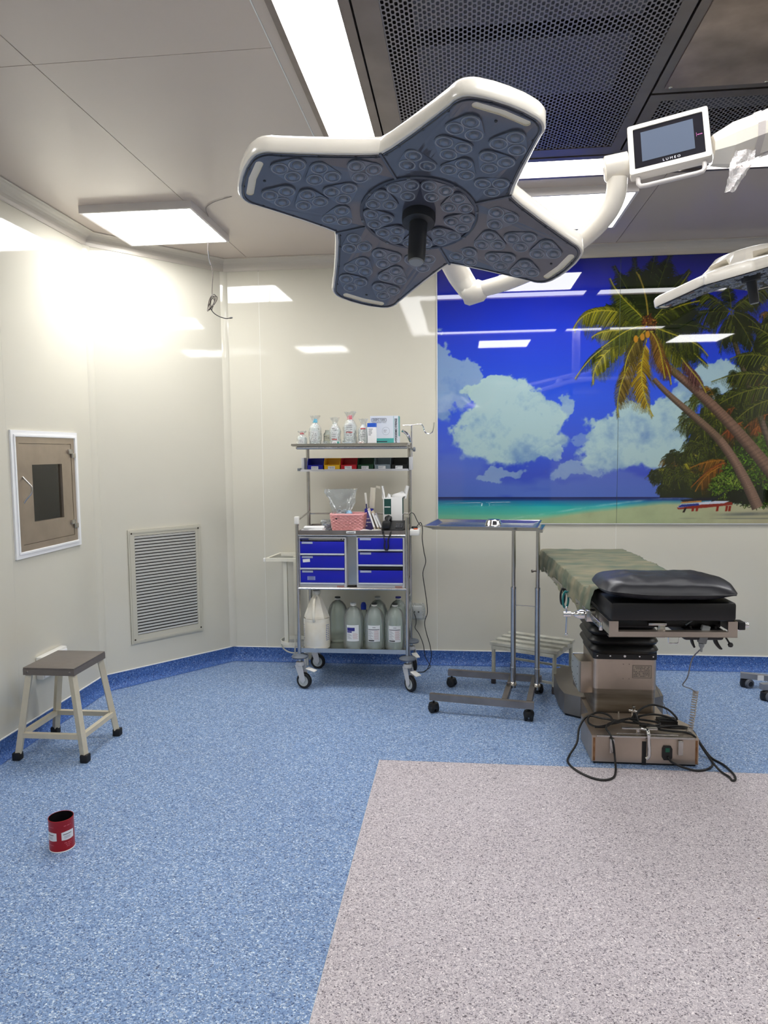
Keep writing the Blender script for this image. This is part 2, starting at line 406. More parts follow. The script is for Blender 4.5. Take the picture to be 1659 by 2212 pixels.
# upright corner beads
def upright(name, x, y, a, w=.036):
    mb = MB(); m = T(x, y, 0) @ RZ(a)
    prof = [(-w, -.0008), (-w, -.004), (-w*.5, -.011), (0, -.0135), (w*.5, -.011), (w, -.004), (w, -.0008)]
    n = len(prof); vs = [(p[0], p[1], z) for z in (SK+.005, CV-.0) for p in prof]
    mb.add(vs, [(i, i+1, n+i+1, n+i) for i in range(n-1)], True, m)
    o = struct(name, mb, M_wall)
    for s_ in (-1, 1): MB().box(s_*w-.0012, s_*w+.0012, -.0055, -.0006, SK+.005, CV, 0, m).build('sealant_joint', M_bead, o)
upright('trim_4', XC2+.003, YB-.003, ANG/2); upright('trim_5', XL+.003, YC1-.002, (ANG+PI/2)/2)

# ceiling: panels below a slab, with an opening for the metal air unit
UX0, UX1, UY0, UY1 = -.575, 2.42, 1.56, 3.72
ce = struct('ceiling', MB().box(XL-.1, XR+.1, YN-.1, YB+.1, H+.22, H+.32), M_joint)
def cpan(x0, x1, y0, y1, g=.0018):
    MB().box(x0+g, x1-g, y0+g, y1-g, H, H+.02).build('panel', M_ceil, ce)
for (x0, x1) in ((XL-.02, -1.462), (-1.462, -.62)):
    for (y0, y1) in ((YN-.02, 0.05), (.05, 2.45), (2.45, YB+.02)): cpan(x0, x1, y0, y1, .0018 if x0 < -2 else .0014)
cpan(-.62, UX0, YN-.02, YB+.02)
cpan(UX0, 1.0, UY1, YB+.02); cpan(1.0, 2.2, UY1, YB+.02); cpan(2.2, XR+.02, UY1, YB+.02)
cpan(UX0, 1.0, YN-.02, UY0); cpan(1.0, 2.2, YN-.02, UY0); cpan(2.2, XR+.02, YN-.02, UY0)
cpan(UX1, XR+.02, UY0, UY1)
MB().box(XL-.1, UX0-.001, YN-.1, YB+.1, H+.0205, H+.03).build('backing', M_joint, ce)
MB().box(UX1+.001, XR+.1, YN-.1, YB+.1, H+.0205, H+.03).build('backing', M_joint, ce)
MB().box(UX0, UX1, UY1+.001, YB+.1, H+.0205, H+.03).build('backing', M_joint, ce)
MB().box(UX0, UX1, YN-.1, UY0-.001, H+.0205, H+.03).build('backing', M_joint, ce)
# raised white bead beside the unit
MB().box(-.6225, -.6185, YN, YB-.08, H-.0015, H+.002).build('bead', M_bead, ce)

# air unit: steel frames, light troughs and perforated outlet panels
def perf(name):
    m = bpy.data.materials.new(name); m.use_nodes = True; nt = m.node_tree; b = nt.nodes['Principled BSDF']; out = nt.nodes['Material Output']
    b.inputs['Base Color'].default_value = rgb(150, 146, 148); b.inputs['Metallic'].default_value = .75; b.inputs['Roughness'].default_value = .42
    tc = nt.nodes.new('ShaderNodeTexCoord'); sp = nt.nodes.new('ShaderNodeSeparateXYZ'); nt.links.new(tc.outputs['Object'], sp.inputs[0])
    def mth(op, a, bb=None, c=None):
        n = nt.nodes.new('ShaderNodeMath'); n.operation = op
        for i, v in enumerate((a, bb, c)):
            if v is None: continue
            if isinstance(v, (int, float)): n.inputs[i].default_value = v
            else: nt.links.new(v, n.inputs[i])
        return n.outputs[0]
    px, py = .0274, .0262           # column pair pitch, row pitch
    def dots(ox, oy):
        fx = mth('MULTIPLY', mth('SUBTRACT', mth('FRACT', mth('ADD', mth('DIVIDE', sp.outputs[0], px), ox+50)), .5), px)
        fy = mth('MULTIPLY', mth('SUBTRACT', mth('FRACT', mth('ADD', mth('DIVIDE', sp.outputs[1], py), oy+50)), .5), py)
        d = mth('ADD', mth('POWER', mth('ABSOLUTE', mth('DIVIDE', fx, .0051)), 3.0), mth('POWER', mth('ABSOLUTE', mth('DIVIDE', fy, .0094)), 3.0))
        return mth('LESS_THAN', d, 1.0)
    hole = mth('MAXIMUM', dots(0, 0), dots(.5, .5))
    tr = nt.nodes.new('ShaderNodeBsdfTransparent'); mx = nt.nodes.new('ShaderNodeMixShader')
    nt.links.new(hole, mx.inputs[0]); nt.links.new(b.outputs[0], mx.inputs[1]); nt.links.new(tr.outputs[0], mx.inputs[2]); nt.links.new(mx.outputs[0], out.inputs[0])
    return m
M_perf = perf('perforated_steel')
M_unit = mat('unit_steel', (150, 140, 136), .38, .9, var=.18, vs=6, bump=.03, bs=40)
M_bare = mat('stained_steel', (176, 158, 142), .45, .45, col2=(132, 118, 106), vs=5, detail=8)
au = thing('air_supply_unit', 'ceiling air unit of perforated steel panels ringed by strip lights', 'vent', (0, 0, H))
X = [UX0, -.547, -.366, -.336, -.330, -.292, -.283]           # left border: lip, light, lip, gap, bar, gap
hb = MB(); hb.frame(UX0, UX1, UY0, UY1, .022, H-.012, H+.2); hb.build('outer_frame', M_unit, au)
MB().box(UX0+.022, UX1-.022, UY0+.022, UY1-.022, H+.19, H+.2).build('back_plate', M_joint, au)
# light troughs
SX0, SX1, SY0, SY1 = -.547, -.366, 1.60, 3.69
def strip(x0, x1, y0, y1): MB().box(x0, x1, y0, y1, H-.004, H+.02).build('strip_light', M_strip, au)
strip(SX0+.001, SX1, SY0, SY1)
MB().box(2.21, 2.39, SY0, SY1, H-.004, H+.02).build('strip_cover', mat('unlit_cover', (196, 190, 190), .35, .3), au)
strip(SX1+.004, 1.048, SY1-.19, SY1); strip(1.16, 2.206, SY1-.19, SY1)
strip(SX1+.004, 1.048, SY0, SY0+.19); strip(1.16, 2.206, SY0, SY0+.19)
IX0, IX1, IY0, IY1 = SX1+.004, 2.206, SY0+.194, SY1-.194
fr = MB()
fr.frame(IX0, IX1, IY0, IY1, .034, H-.014, H+.185); fr.build('inner_frame', M_unit, au)  # sides stretched up unseen, shielding the perforated outlets from strip light
fr = MB(); fr.frame(IX0+.040, IX1-.040, IY0+.040, IY1-.040, .036, H-.010, H+.01); fr.build('inner_bar', M_unit, au)
MB().box(1.048, 1.16, SY0, SY0+.19, H-.008, H+.02).build('joint_cover', M_unit, au)
MB().box(1.048, 1.16, SY1-.19, SY1, H-.008, H+.02).build('joint_cover', M_unit, au)
# outlet panels: each a steel border with a perforated field
def outlet(x0, x1, y0, y1, w=.05):
    f = MB().frame(x0, x1, y0, y1, w, H-.012, H+.012).build('outlet_panel', M_unit, au)
    MB().add([(x0+w, y0+w, H-.009), (x1-w, y0+w, H-.009), (x1-w, y1-w, H-.009), (x0+w, y1-w, H-.009)], [(0, 1, 2, 3)]).build('perforated_sheet', M_perf, f)
outlet(-.288, .703, IY0+.078, IY1-.078, .046)
outlet(.712, 2.128, 2.92, IY1-.078, .05)
outlet(.712, 2.128, IY0+.078, 2.25, .05)
pp = MB().box(.712, 2.128, 2.26, 2.905, H-.012, H+.0).build('blank_panel', M_unit, au)
MB().box(.745, 2.095, 2.28, 2.865, H-.018, H-.0125, .002).build('cover_plate', M_bare, pp)
sw = MB()
for x in (.765, 1.1, 1.43, 1.76, 2.08):
    for y in (2.29, 2.855): sw.lathe([(0, -.004), (.006, -.003), (.008, 0), (.008, .002)], (x, y, H-.018), n=10)
sw.build('screw', M_steel, pp)
# diffuser box seen through the holes
df = MB(); df.box(-.15, .58, 2.0, 2.5, H+.05, H+.06); df.box(-.15, .58, 2.62, 3.02, H+.06, H+.07); df.box(.85, 2.0, 3.05, 3.2, H+.05, H+.06)
df.build('baffle', mat('baffle', (96, 96, 104), .5), au)

# surface mounted light panels
def light_panel(x0, y0, x1, y1, label, z=2.80, g='ceiling light panels', lm=None):
    t = thing('ceiling_light', label, 'light', ((x0+x1)/2, (y0+y1)/2, z), g)
    f = MB().frame(x0, x1, y0, y1, .014, z, H); f.build('frame', M_alu, t)
    MB().box(x0+.015, x1-.015, y0+.015, y1-.015, z+.003, z+.012).build('diffuser', lm or M_light, t)
light_panel(-2.05, 3.80, -1.42, 4.43, 'lit square ceiling panel in the corner above the slotted wall grille', lm=mat('lit_diffuser_bright', (255, 255, 255), .5, emit=PANEL_L*1.3))
light_panel(.265, 3.87, .895, 4.47, 'lit square ceiling panel above the beach mural, behind the star lamp')
light_panel(-2.05, .60, -1.42, 1.23, 'lit square ceiling panel on the near left of the room', )
light_panel(.20, .65, .83, 1.27, 'lit square ceiling panel near the viewer, over the pink floor')
light_panel(2.47, .70, 3.1, 1.33, 'lit square ceiling panel on the near right of the room')
light_panel(2.47, 3.87, 3.1, 4.47, 'lit square ceiling panel at the far right of the room')

# ------------------------------------------------------------------ beach mural (a print on glass panels)
CW, CH = 2000, 1440
art = np.zeros((CH, CW, 3))
def lerp(a, b, t): return np.asarray(a, float)*(1-t)+np.asarray(b, float)*t
yy, xx = np.mgrid[0:CH, 0:CW].astype(float)
def vnoise(scale, octs=5, seed=0, ax=1.0):
    rs = np.random.RandomState(seed); out = np.zeros((CH, CW)); amp = 1; tot = 0
    for o in range(octs):
        s_ = scale/2**o; gw = int(CW*ax/s_)+3; gh = int(CH/s_)+3; g = rs.rand(gh, gw)
        gx = xx[0]*ax/s_; gy = yy[:, 0]/s_; ix = gx.astype(int); iy = gy.astype(int); fx = gx-ix; fy = gy-iy
        fx = fx*fx*(3-2*fx); fy = fy*fy*(3-2*fy)
        a = g[iy][:, ix]*(1-fx)+g[iy][:, ix+1]*fx; b = g[iy+1][:, ix]*(1-fx)+g[iy+1][:, ix+1]*fx
        out += amp*(a*(1-fy)[:, None]+b*fy[:, None]); tot += amp; amp *= .55
    return out/tot
stops = [(0, (22, 24, 120)), (180, (26, 36, 165)), (420, (34, 60, 205)), (750, (46, 86, 220)), (1000, (58, 88, 205)), (1130, (58, 78, 185)), (1238, (54, 84, 185))]
for k in range(len(stops)-1):
    y0, c0 = stops[k]; y1, c1 = stops[k+1]
    t = ((np.arange(y0, y1)-y0)/(y1-y0))[:, None, None]; art[y0:y1] = np.asarray(c0)*(1-t)+np.asarray(c1)*t
art -= (np.clip((xx-1250)/900, 0, 1)*np.clip(1-yy/700, 0, 1)*30)[..., None]*np.array([.4, .6, 1.])
N1 = vnoise(150, 6, 3); N2 = vnoise(60, 5, 7); N3 = vnoise(300, 5, 11, .4)
N4 = vnoise(26, 4, 19); WX = (vnoise(120, 5, 21)-.5)*190; WY = (vnoise(120, 5, 23)-.5)*150
def cloud(blobs, edge=.30, col=(176, 204, 200), hard=4.2, op=.95, shade=(112, 146, 186)):
    f = np.zeros((CH, CW)); X_ = xx+WX; Y_ = yy+WY
    for (cx, cy, rx, ry) in blobs: f = f+np.exp(-2.1*(((X_-cx)/rx)**2+((Y_-cy)/ry)**2)**1.3)*.8
    f = np.minimum(f, 1.0)+(N2-.5)*.5+(N4-.5)*.28
    ys = [b[1] for b in blobs]; ylo, yhi = min(ys), max(ys)
    low = np.clip((yy-ylo)/(yhi-ylo+150), 0, 1)
    a = np.clip((f-edge-.12)*(hard*(1.7-low*1.35)), 0, 1); a = a*a*(3-2*a)*op
    s_ = np.clip(.05+low*.62+(N1-.5)*1.7+(N4-.5)*.9-(f-edge)*.25, 0, 1)
    c = np.asarray(col, float)*(1-s_[..., None])+np.asarray(shade, float)*s_[..., None]
    art[:] = art*(1-a[..., None])+c*a[..., None]
cloud([(40, 560, 170, 210), (120, 640, 130, 120), (60, 740, 150, 160)], .2, (160, 188, 200), 6, .75)
cloud([(300, 800, 170, 170), (420, 790, 180, 160), (260, 930, 200, 170), (400, 950, 220, 160), (540, 870, 170, 140), (480, 1000, 160, 90), (250, 700, 80, 60)], .18)
cloud([(655, 800, 70, 80)], .2, op=.75); cloud([(590, 1010, 75, 80)], .2, op=.8); cloud([(705, 960, 70, 40)], .2, op=.4)
cloud([(900, 900, 170, 130), (1020, 950, 240, 180), (1160, 860, 150, 150), (1180, 1010, 200, 120), (850, 1020, 190, 120), (1240, 790, 80, 80)], .16)
cloud([(1350, 660, 150, 110), (1470, 640, 110, 90), (1250, 740, 110, 80), (1440, 700, 170, 70)], .16, op=.9)
cloud([(720, 1110, 190, 60), (350, 1120, 130, 45), (300, 1170, 90, 30)], .22, op=.55)
hz = np.clip((N3-.52)*4, 0, .30)*np.clip((yy-900)/200, 0, 1)*(yy < 1240); art[:] = art*(1-hz[..., None])+np.array([140, 165, 205.])*hz[..., None]
# sea and sand
sea = yy >= 1240
d = np.clip((yy-1240)/120, 0, 1)
seac = np.zeros((CH, CW, 3)); 
for (a, b, c0, c1) in ((0, .12, (18, 26, 92), (20, 70, 130)), (.12, .35, (20, 100, 150), (36, 160, 170)), (.35, .7, (48, 168, 170), (90, 186, 160)), (.7, 1.01, (100, 190, 160), (150, 196, 150))):
    m_ = (d >= a) & (d < b); t = ((d-a)/(b-a))[..., None]; seac = np.where(m_[..., None], np.asarray(c0)*(1-t)+np.asarray(c1)*t, seac)
seac = seac*(1+((N3-.5)*.35)[..., None]); art[:] = np.where(sea[..., None], seac, art)
shore = 1360-110*np.clip((xx-380)/760, 0, 1)**.8+(N1-.5)*14
sand = np.array([172, 184, 140.])*(1+((N2-.5)*.12)[..., None]); sand = sand+np.clip((xx-1100)/500, 0, 1)[..., None]*np.array([8, -10, 0])
a = np.clip((yy-shore)/26, 0, 1)*(yy > 1238); art[:] = art*(1-a[..., None])+sand*a[..., None]
fo = np.exp(-((yy-shore+6)/5.0)**2)*.5*(xx > 300)*(yy > 1238)*np.clip(N2*2-.5, 0, 1); art[:] = art*(1-fo[..., None])+np.array([215, 235, 220.])*fo[..., None]
art[1238:1242, :1180] = (16, 20, 70)
# --- strokes
rs = np.random.RandomState(5)
def stamp(px, py, col, r=1):
    px = np.asarray(px); py = np.asarray(py); col = np.asarray(col, float)
    o = range(-r, r+1) if r > 0 else (0,)
    for dx in o:
        for dy in o:
            if r > 1 and dx*dx+dy*dy > r*r+.5: continue
            ix = (px+dx).astype(int); iy = (py+dy).astype(int); k = (ix >= 0) & (ix < CW) & (iy >= 0) & (iy < CH)
            art[iy[k], ix[k]] = col[k] if col.ndim == 2 else col
def bez(P, n):
    t = np.linspace(0, 1, n)[:, None]; P = [np.asarray(p, float) for p in P]
    if len(P) == 3: return (1-t)**2*P[0]+2*t*(1-t)*P[1]+t*t*P[2]
    return (1-t)**3*P[0]+3*t*(1-t)**2*P[1]+3*t*t*(1-t)*P[2]+t**3*P[3]
def frond(P, L, c0, c1, n=90, droop=.9, spread=1.0, rib=(150, 150, 30), ribw=1, dens=1.0, up=.6):
    """one palm leaf: curved rib with drooping leaflets on both sides"""
    C = bez(P, n*4); tg = np.gradient(C, axis=0); tg /= np.linalg.norm(tg, axis=1)[:, None]
    for s_ in (-1, 1):
        for k in range(int(n*1.3*dens)):
            t = .06+.94*(k+rs.rand())/(n*1.3*dens); i = min(int(t*(len(C)-1)), len(C)-1)
            nn = np.array([-tg[i, 1], tg[i, 0]])*s_
            ll = 1.32*L*(math.sin(min(1, t*1.15)*PI*.86+.28))*(.75+.35*rs.rand())
            if nn[1] < 0: ll *= up
            dirv = nn*spread+tg[i]*(.55+.4*t); dirv /= np.linalg.norm(dirv)
            q = np.linspace(0, 1, max(6, int(ll)))[:, None]
            pts = C[i]+dirv*ll*q+np.array([0, 1.])*droop*ll*q**2*.7
            cc = lerp(c0, c1, rs.rand())*(.55+.75*rs.rand()); col = cc*(1.1-.35*q)
            h_ = len(pts)*2//3; stamp(pts[:h_, 0], pts[:h_, 1], col[:h_], 1 if ll > 34 and rs.rand() < .7 else 0); stamp(pts[h_:, 0], pts[h_:, 1], col[h_:], 0)
    q = np.linspace(0, 1, len(C))[:, None]
    stamp(C[:, 0], C[:, 1], np.asarray(rib)*(1-.1*q), ribw)
def trunk(P, w0, w1, c=(150, 118, 96)):
    C = bez(P, 1600); tg = np.gradient(C, axis=0); tg /= np.linalg.norm(tg, axis=1)[:, None]
    for k in np.linspace(-1, 1, 61):
        t = np.linspace(0, 1, len(C)); w = (w0*(1-t)+w1*t)*k
        pts = C+np.stack([-tg[:, 1], tg[:, 0]], 1)*w[:, None]
        ring = 1-.09*(np.sin(t*300+k*1.5+3*np.sin(t*40)) > .35)-.22*rs.rand(len(C))
        sh = (1.0-.38*max(0, k)-.1*abs(k))
        stamp(pts[:, 0], pts[:, 1], np.asarray(c, float)[None]*(ring*sh)[:, None], 1)
def leaves(cx, cy, rx, ry, n, cols, L=14):
    for _ in range(n):
        a = rs.rand()*2*PI; r = math.sqrt(rs.rand()); x = cx+rx*r*math.cos(a); y = cy+ry*r*math.sin(a)
        th = rs.rand()*2*PI; ll = L*(.5+rs.rand()); q = np.linspace(0, 1, 12)
        c = np.asarray(cols[rs.randint(len(cols))], float)*(.6+.6*rs.rand())
        stamp(x+np.cos(th)*ll*q, y+np.sin(th)*ll*q, c, 2 if ll > L else 1)
G_D, G_M, G_L, G_Y, G_O, G_R = (18, 26, 12), (52, 62, 22), (96, 104, 30), (160, 150, 34), (150, 96, 26), (140, 72, 34)
# far bank of trees
bank = [(1120, 1238), (1135, 1130), (1180, 1060), (1240, 1050), (1290, 900), (1330, 800), (1400, 740), (1500, 700), (1560, 560), (1640, 330), (2000, 300), (2000, 1280), (1600, 1276), (1480, 1262), (1250, 1240)]
bx = np.array([p[0] for p in bank]); by = np.array([p[1] for p in bank])
top = np.interp(xx[0], bx[:11], by[:11]); 
msk = (yy > top[None, :]+(N2-.5)*90) & (yy < 1240+np.clip((xx-1250)/350, 0, 1)*38) & (xx > 1125)
base = np.array([26, 32, 14.])*(.7+.9*N1)[..., None]; art[:] = np.where(msk[..., None], base, art)
for _ in range(330):
    x = rs.uniform(1180, 1980); yt = np.interp(x, bx[:11], by[:11]); y = rs.uniform(yt+10, 1180)
    a = rs.uniform(-PI, PI); L_ = rs.uniform(60, 150); dx = math.cos(a)*L_; dy = math.sin(a)*L_*.45-20
    near = rs.rand(); c = [G_M, G_L, (70, 84, 26), G_Y, G_O, G_R][rs.choice(6, p=[.25, .31, .2, .12, .08, .04])]
    frond([(x, y), (x+dx*.5, y+dy-30), (x+dx, y+dy+35)], 34, G_D, c, 40, .9, 1, np.asarray(c)*1.1, 0)
# small distant palms
def palm(cx, cy, s_, ty, cols=(G_D, G_M), n=11, rib=(60, 66, 26)):
    if ty: 
        q = np.linspace(0, 1, 200); stamp(cx+3*np.sin(q*2), cy+(ty-cy)*q, (70, 56, 44), 1)
    for k in range(n):
        a = -PI*.5+(k-(n-1)/2)*PI*1.55/(n-1)+rs.uniform(-.1, .1); L_ = s_*(.8+.4*rs.rand())
        frond([(cx, cy), (cx+math.cos(a)*L_*.6, cy+math.sin(a)*L_*.6-s_*.12), (cx+math.cos(a)*L_, cy+math.sin(a)*L_*.8+s_*.3)], s_*.36, cols[0], cols[1], 26, .9, 1, rib, 0)
palm(1103, 1125, 36, 0); palm(1105, 1150, 30, 0); palm(1198, 1040, 56, 1200); palm(1190, 1120, 60, 0, (G_D, G_L)); palm(1140, 1195, 34, 0)
palm(1240, 1140, 70, 0, (G_D, G_L)); palm(1300, 1000, 84, 0, (G_D, G_L)); palm(1275, 860, 70, 0, (G_D, G_L)); palm(1320, 770, 76, 0, (G_M, G_L)); palm(1400, 880, 100, 0, (G_D, G_L))
for P, c in (([(1480, 1060), (1370, 1050), (1275, 1095)], G_O), ([(1500, 1055), (1390, 1070), (1280, 1190)], (150, 80, 26)), ([(1420, 1090), (1340, 1130), (1300, 1210)], G_O), ([(1530, 870), (1470, 900), (1430, 935)], G_R), ([(1659, 830), (1600, 850), (1540, 900)], G_R), ([(1620, 870), (1600, 900), (1590, 930)], (150, 84, 36))):
    frond(P, 46, np.asarray(c)*.6, c, 70, 1.0, .8, np.asarray(c)*1.1, 1)
# sunlit bushes
leaves(1600, 1130, 170, 160, 2600, [(58, 86, 20), (92, 130, 30), (40, 60, 16), (22, 34, 12)], 13)
leaves(1460, 1185, 90, 62, 1100, [(88, 122, 30), (60, 88, 22), (120, 140, 46), (26, 36, 12)], 11)
leaves(1640, 1020, 60, 100, 500, [(80, 110, 26), (50, 76, 18)], 12); leaves(1850, 1120, 190, 170, 2400, [(58, 86, 20), (92, 130, 30), (30, 44, 14)], 13)
leaves(1560, 1235, 110, 34, 700, [(22, 30, 12), (14, 20, 8)], 10)
# second palm at the upper right, slender trunk
trunk([(1470, 395), (1510, 560), (1570, 700), (1700, 1080)], 9, 15, (120, 100, 84))
for P in ([(1475, 330), (1400, 300), (1330, 420)], [(1475, 330), (1440, 420), (1420, 530)], [(1475, 330), (1540, 250), (1640, 270)], [(1475, 330), (1400, 320), (1180, 350)], [(1475, 330), (1560, 330), (1640, 440)], [(1475, 330), (1360, 230), (1290, 240)], [(1475, 330), (1500, 420), (1540, 470)], [(1475, 330), (1560, 420), (1600, 560)], [(1475, 330), (1480, 220), (1420, 120)], [(1475, 330), (1600, 200), (1720, 220)]):
    frond(P, 60, G_D, [G_M, G_L][rs.randint(2)], 90, .9, .9, (84, 84, 34), 1)
for P in ([(1700, 560), (1560, 520), (1470, 560)], [(1720, 660), (1560, 600), (1380, 672)], [(1720, 700), (1560, 690), (1420, 780)], [(1700, 760), (1600, 760), (1500, 860)], [(1760, 600), (1700, 420), (1560, 400)]):
    frond(P, 62, G_D, G_L, 110, .9, .9, (110, 108, 40), 1)
# main leaning trunks
trunk([(1098, 660), (1180, 760), (1330, 860), (1420, 960)], 10, 19, (140, 112, 90))
trunk([(1420, 960), (1500, 1060), (1560, 1180), (1605, 1290)], 19, 27, (158, 124, 104))
trunk([(1140, 580), (1280, 690), (1420, 800), (1660, 1100)], 15, 30, (146, 112, 92)); trunk([(1660, 1100), (1740, 1200), (1790, 1260), (1820, 1300)], 30, 34, (140, 106, 86))
# main crown
cx0, cy0 = 1072, 395
back = [([(0, 0), (-20, -150), (40, -380)], 95), ([(0, 0), (40, -200), (110, -360)], 90), ([(0, 0), (-60, -160), (-70, -330)], 90), ([(0, 0), (-90, -150), (-170, -290)], 80), ([(0, 0), (90, -170), (200, -270)], 80), ([(0, 0), (130, -120), (290, -250)], 70),
        ([(0, 0), (120, -60), (280, -100)], 70), ([(0, 0), (160, -20), (300, 20)], 60), ([(0, 0), (-120, -60), (-210, -100)], 80), ([(0, 0), (-60, -40), (-150, 40)], 70), ([(0, 0), (60, 60), (210, 90)], 60), ([(0, 0), (140, 40), (280, 190)], 70)]
for P, L_ in back: frond([(cx0+a, cy0+b) for a, b in P], L_, (12, 18, 10), (46, 60, 24), 130, .55, 1, (70, 76, 30), 1, 1.3, .9)
sun = [([(0, 0), (-140, -90), (-320, -110), (-370, 20)], 84, G_M, G_Y), ([(-170, -160), (-60, -60), (0, 0)][::-1], 60, G_M, G_L), ([(0, 0), (-8, -150), (-50, -250)], 70, (30, 40, 18), G_M),
       ([(20, 30), (-200, 60), (-290, 150), (-362, 262)], 44, G_D, G_L), ([(0, 30), (-170, 70), (-290, 180), (-272, 290)], 66, G_M, G_Y), ([(-20, 60), (-110, 200), (-170, 330), (-148, 450)], 62, (70, 54, 20), (140, 116, 40)),
       ([(-10, 70), (-60, 220), (-30, 360), (20, 445)], 66, (110, 84, 20), (190, 160, 36)), ([(20, 10), (90, 60), (160, 160), (225, 240)], 66, G_M, G_Y), ([(30, 0), (150, 60), (210, 130), (290, 200)], 60, G_D, G_L),
       ([(30, 60), (70, 170), (100, 210), (110, 290)], 40, (80, 40, 20), (150, 86, 40)), ([(160, 160), (210, 230), (250, 260), (280, 330)], 40, (60, 30, 30), (130, 90, 80)), ([(0, 30), (-130, 20), (-240, 20), (-280, 60)], 50, G_M, G_Y)]
sun += [([(0, 20), (60, 80), (60, 160), (80, 260)], 50, (90, 60, 24), (150, 110, 40)), ([(0, 10), (-60, 60), (-110, 130), (-120, 230)], 50, (60, 50, 20), (120, 104, 40)), ([(10, 0), (130, 60), (230, 60), (290, 150)], 62, G_D, G_L), ([(0, 0), (-90, 0), (-160, 60), (-230, 110)], 56, G_M, G_L),
        ([(0, 0), (-70, -90), (-150, -130), (-190, -230)], 54, G_M, G_L), ([(0, 0), (60, -60), (140, -100), (250, -120)], 54, G_D, G_L)]
for P, L_, a, b in sun: frond([(cx0+p, cy0+q) for p, q in P], L_, a, b, 150, .75, 1, (176, 164, 44), 2, 1.1, .5)
frond([(cx0, cy0), (cx0-8, cy0-90), (cx0-8, cy0-170), (cx0-60, cy0-260)], 20, G_D, G_M, 60, .3, 1, (150, 130, 50), 3)
frond([(cx0, cy0), (cx0+90, cy0-110), (cx0+150, cy0-180), (cx0+200, cy0-260)], 50, G_D, G_L, 100, .4, 1, (130, 130, 40), 2)
leaves(cx0, cy0-10, 34, 40, 160, [(100, 56, 30), (60, 36, 22), (140, 84, 40)], 12)
for (x, y) in ((1040, 452), (1066, 440), (1008, 462)):
    q = (xx-x)**2/120+(yy-y)**2/300 < 1; art[q] = (186, 130, 34)
# loungers on the sand and shadows
def poly(P, c):
    P = np.array(P, float); k = np.zeros((CH, CW), bool); x = xx; y = yy; n = len(P)
    for i in range(n):
        x1, y1 = P[i]; x2, y2 = P[(i+1) % n]
        if y1 == y2: continue
        k ^= ((y > min(y1, y2)) & (y <= max(y1, y2)) & (x < (x2-x1)*(y-y1)/(y2-y1)+x1))
    art[k] = c
sh_ = (np.exp(-((yy-1322-(xx-1500)*-.03)/9)**2)*np.clip((xx-1330)/200, 0, 1)+np.exp(-((yy-1342)/3)**2)*np.clip((xx-1210)/100, 0, .8))*.8*np.clip(N1*2.4-.5, 0, 1); art[:] = art*(1-sh_[..., None])+np.array([92, 98, 96.])*sh_[..., None]
poly([(1225, 1252), (1330, 1240), (1400, 1240), (1400, 1252), (1240, 1262)], (30, 30, 44)); poly([(1228, 1262), (1330, 1254), (1330, 1262), (1230, 1268)], (196, 136, 70))
poly([(1210, 1290), (1222, 1276), (1330, 1268), (1480, 1262), (1482, 1276), (1350, 1290), (1215, 1298)], (138, 40, 28))
poly([(1212, 1286), (1230, 1272), (1400, 1256), (1470, 1256), (1440, 1268), (1330, 1274), (1220, 1290)], (205, 212, 226)); poly([(1216, 1284), (1232, 1274), (1316, 1268), (1320, 1278), (1220, 1288)], (30, 44, 130))
poly([(1375, 1260), (1392, 1258), (1448, 1214), (1438, 1212)], (24, 26, 36)); poly([(1236, 1312), (1248, 1290), (1258, 1290), (1246, 1314)], (30, 16, 16))
for x in (1280, 1300, 1400, 1445, 1460): poly([(x, 1308), (x+4, 1280), (x+16, 1280), (x+12, 1306)], (140, 34, 20))
art = np.clip(art, 0, 255)
art[:-1, :-1] = (art[:-1, :-1]+art[1:, :-1]+art[:-1, 1:]+art[1:, 1:])/4
#ARTEND
HM = [696.7549749132651, -3.311595028066134, 152.32197307117002, -28.439401556358987, -714.9021985022779, 2060.3743683459466, -0.021057506060569275, -0.01632964366313507]
def art_at(Xw, Zw):
    d_ = HM[6]*Xw+HM[7]*Zw+1; u = (HM[0]*Xw+HM[1]*Zw+HM[2])/d_; v = (HM[3]*Xw+HM[4]*Zw+HM[5])/d_
    u = np.clip(u, 1, CW-2); v = np.clip(v, 1, CH-2); iu = u.astype(int); iv = v.astype(int); fu = (u-iu)[..., None]; fv = (v-iv)[..., None]
    return (art[iv, iu]*(1-fu)+art[iv, iu+1]*fu)*(1-fv)+(art[iv+1, iu]*(1-fu)+art[iv+1, iu+1]*fu)*fv
m = bpy.data.materials.new('printed_mural'); m.use_nodes = True; b_ = m.node_tree.nodes['Principled BSDF']
ca = m.node_tree.nodes.new('ShaderNodeVertexColor'); ca.layer_name = 'print'; m.node_tree.links.new(ca.outputs[0], b_.inputs['Base Color'])
b_.inputs['Roughness'].default_value = .02; b_.inputs['Specular IOR Level'].default_value = .75; M_mural = m
mu = thing('wall_mural', 'large glossy mural of a palm beach under a deep blue sky', 'picture', (1.65, YB, 1.0))
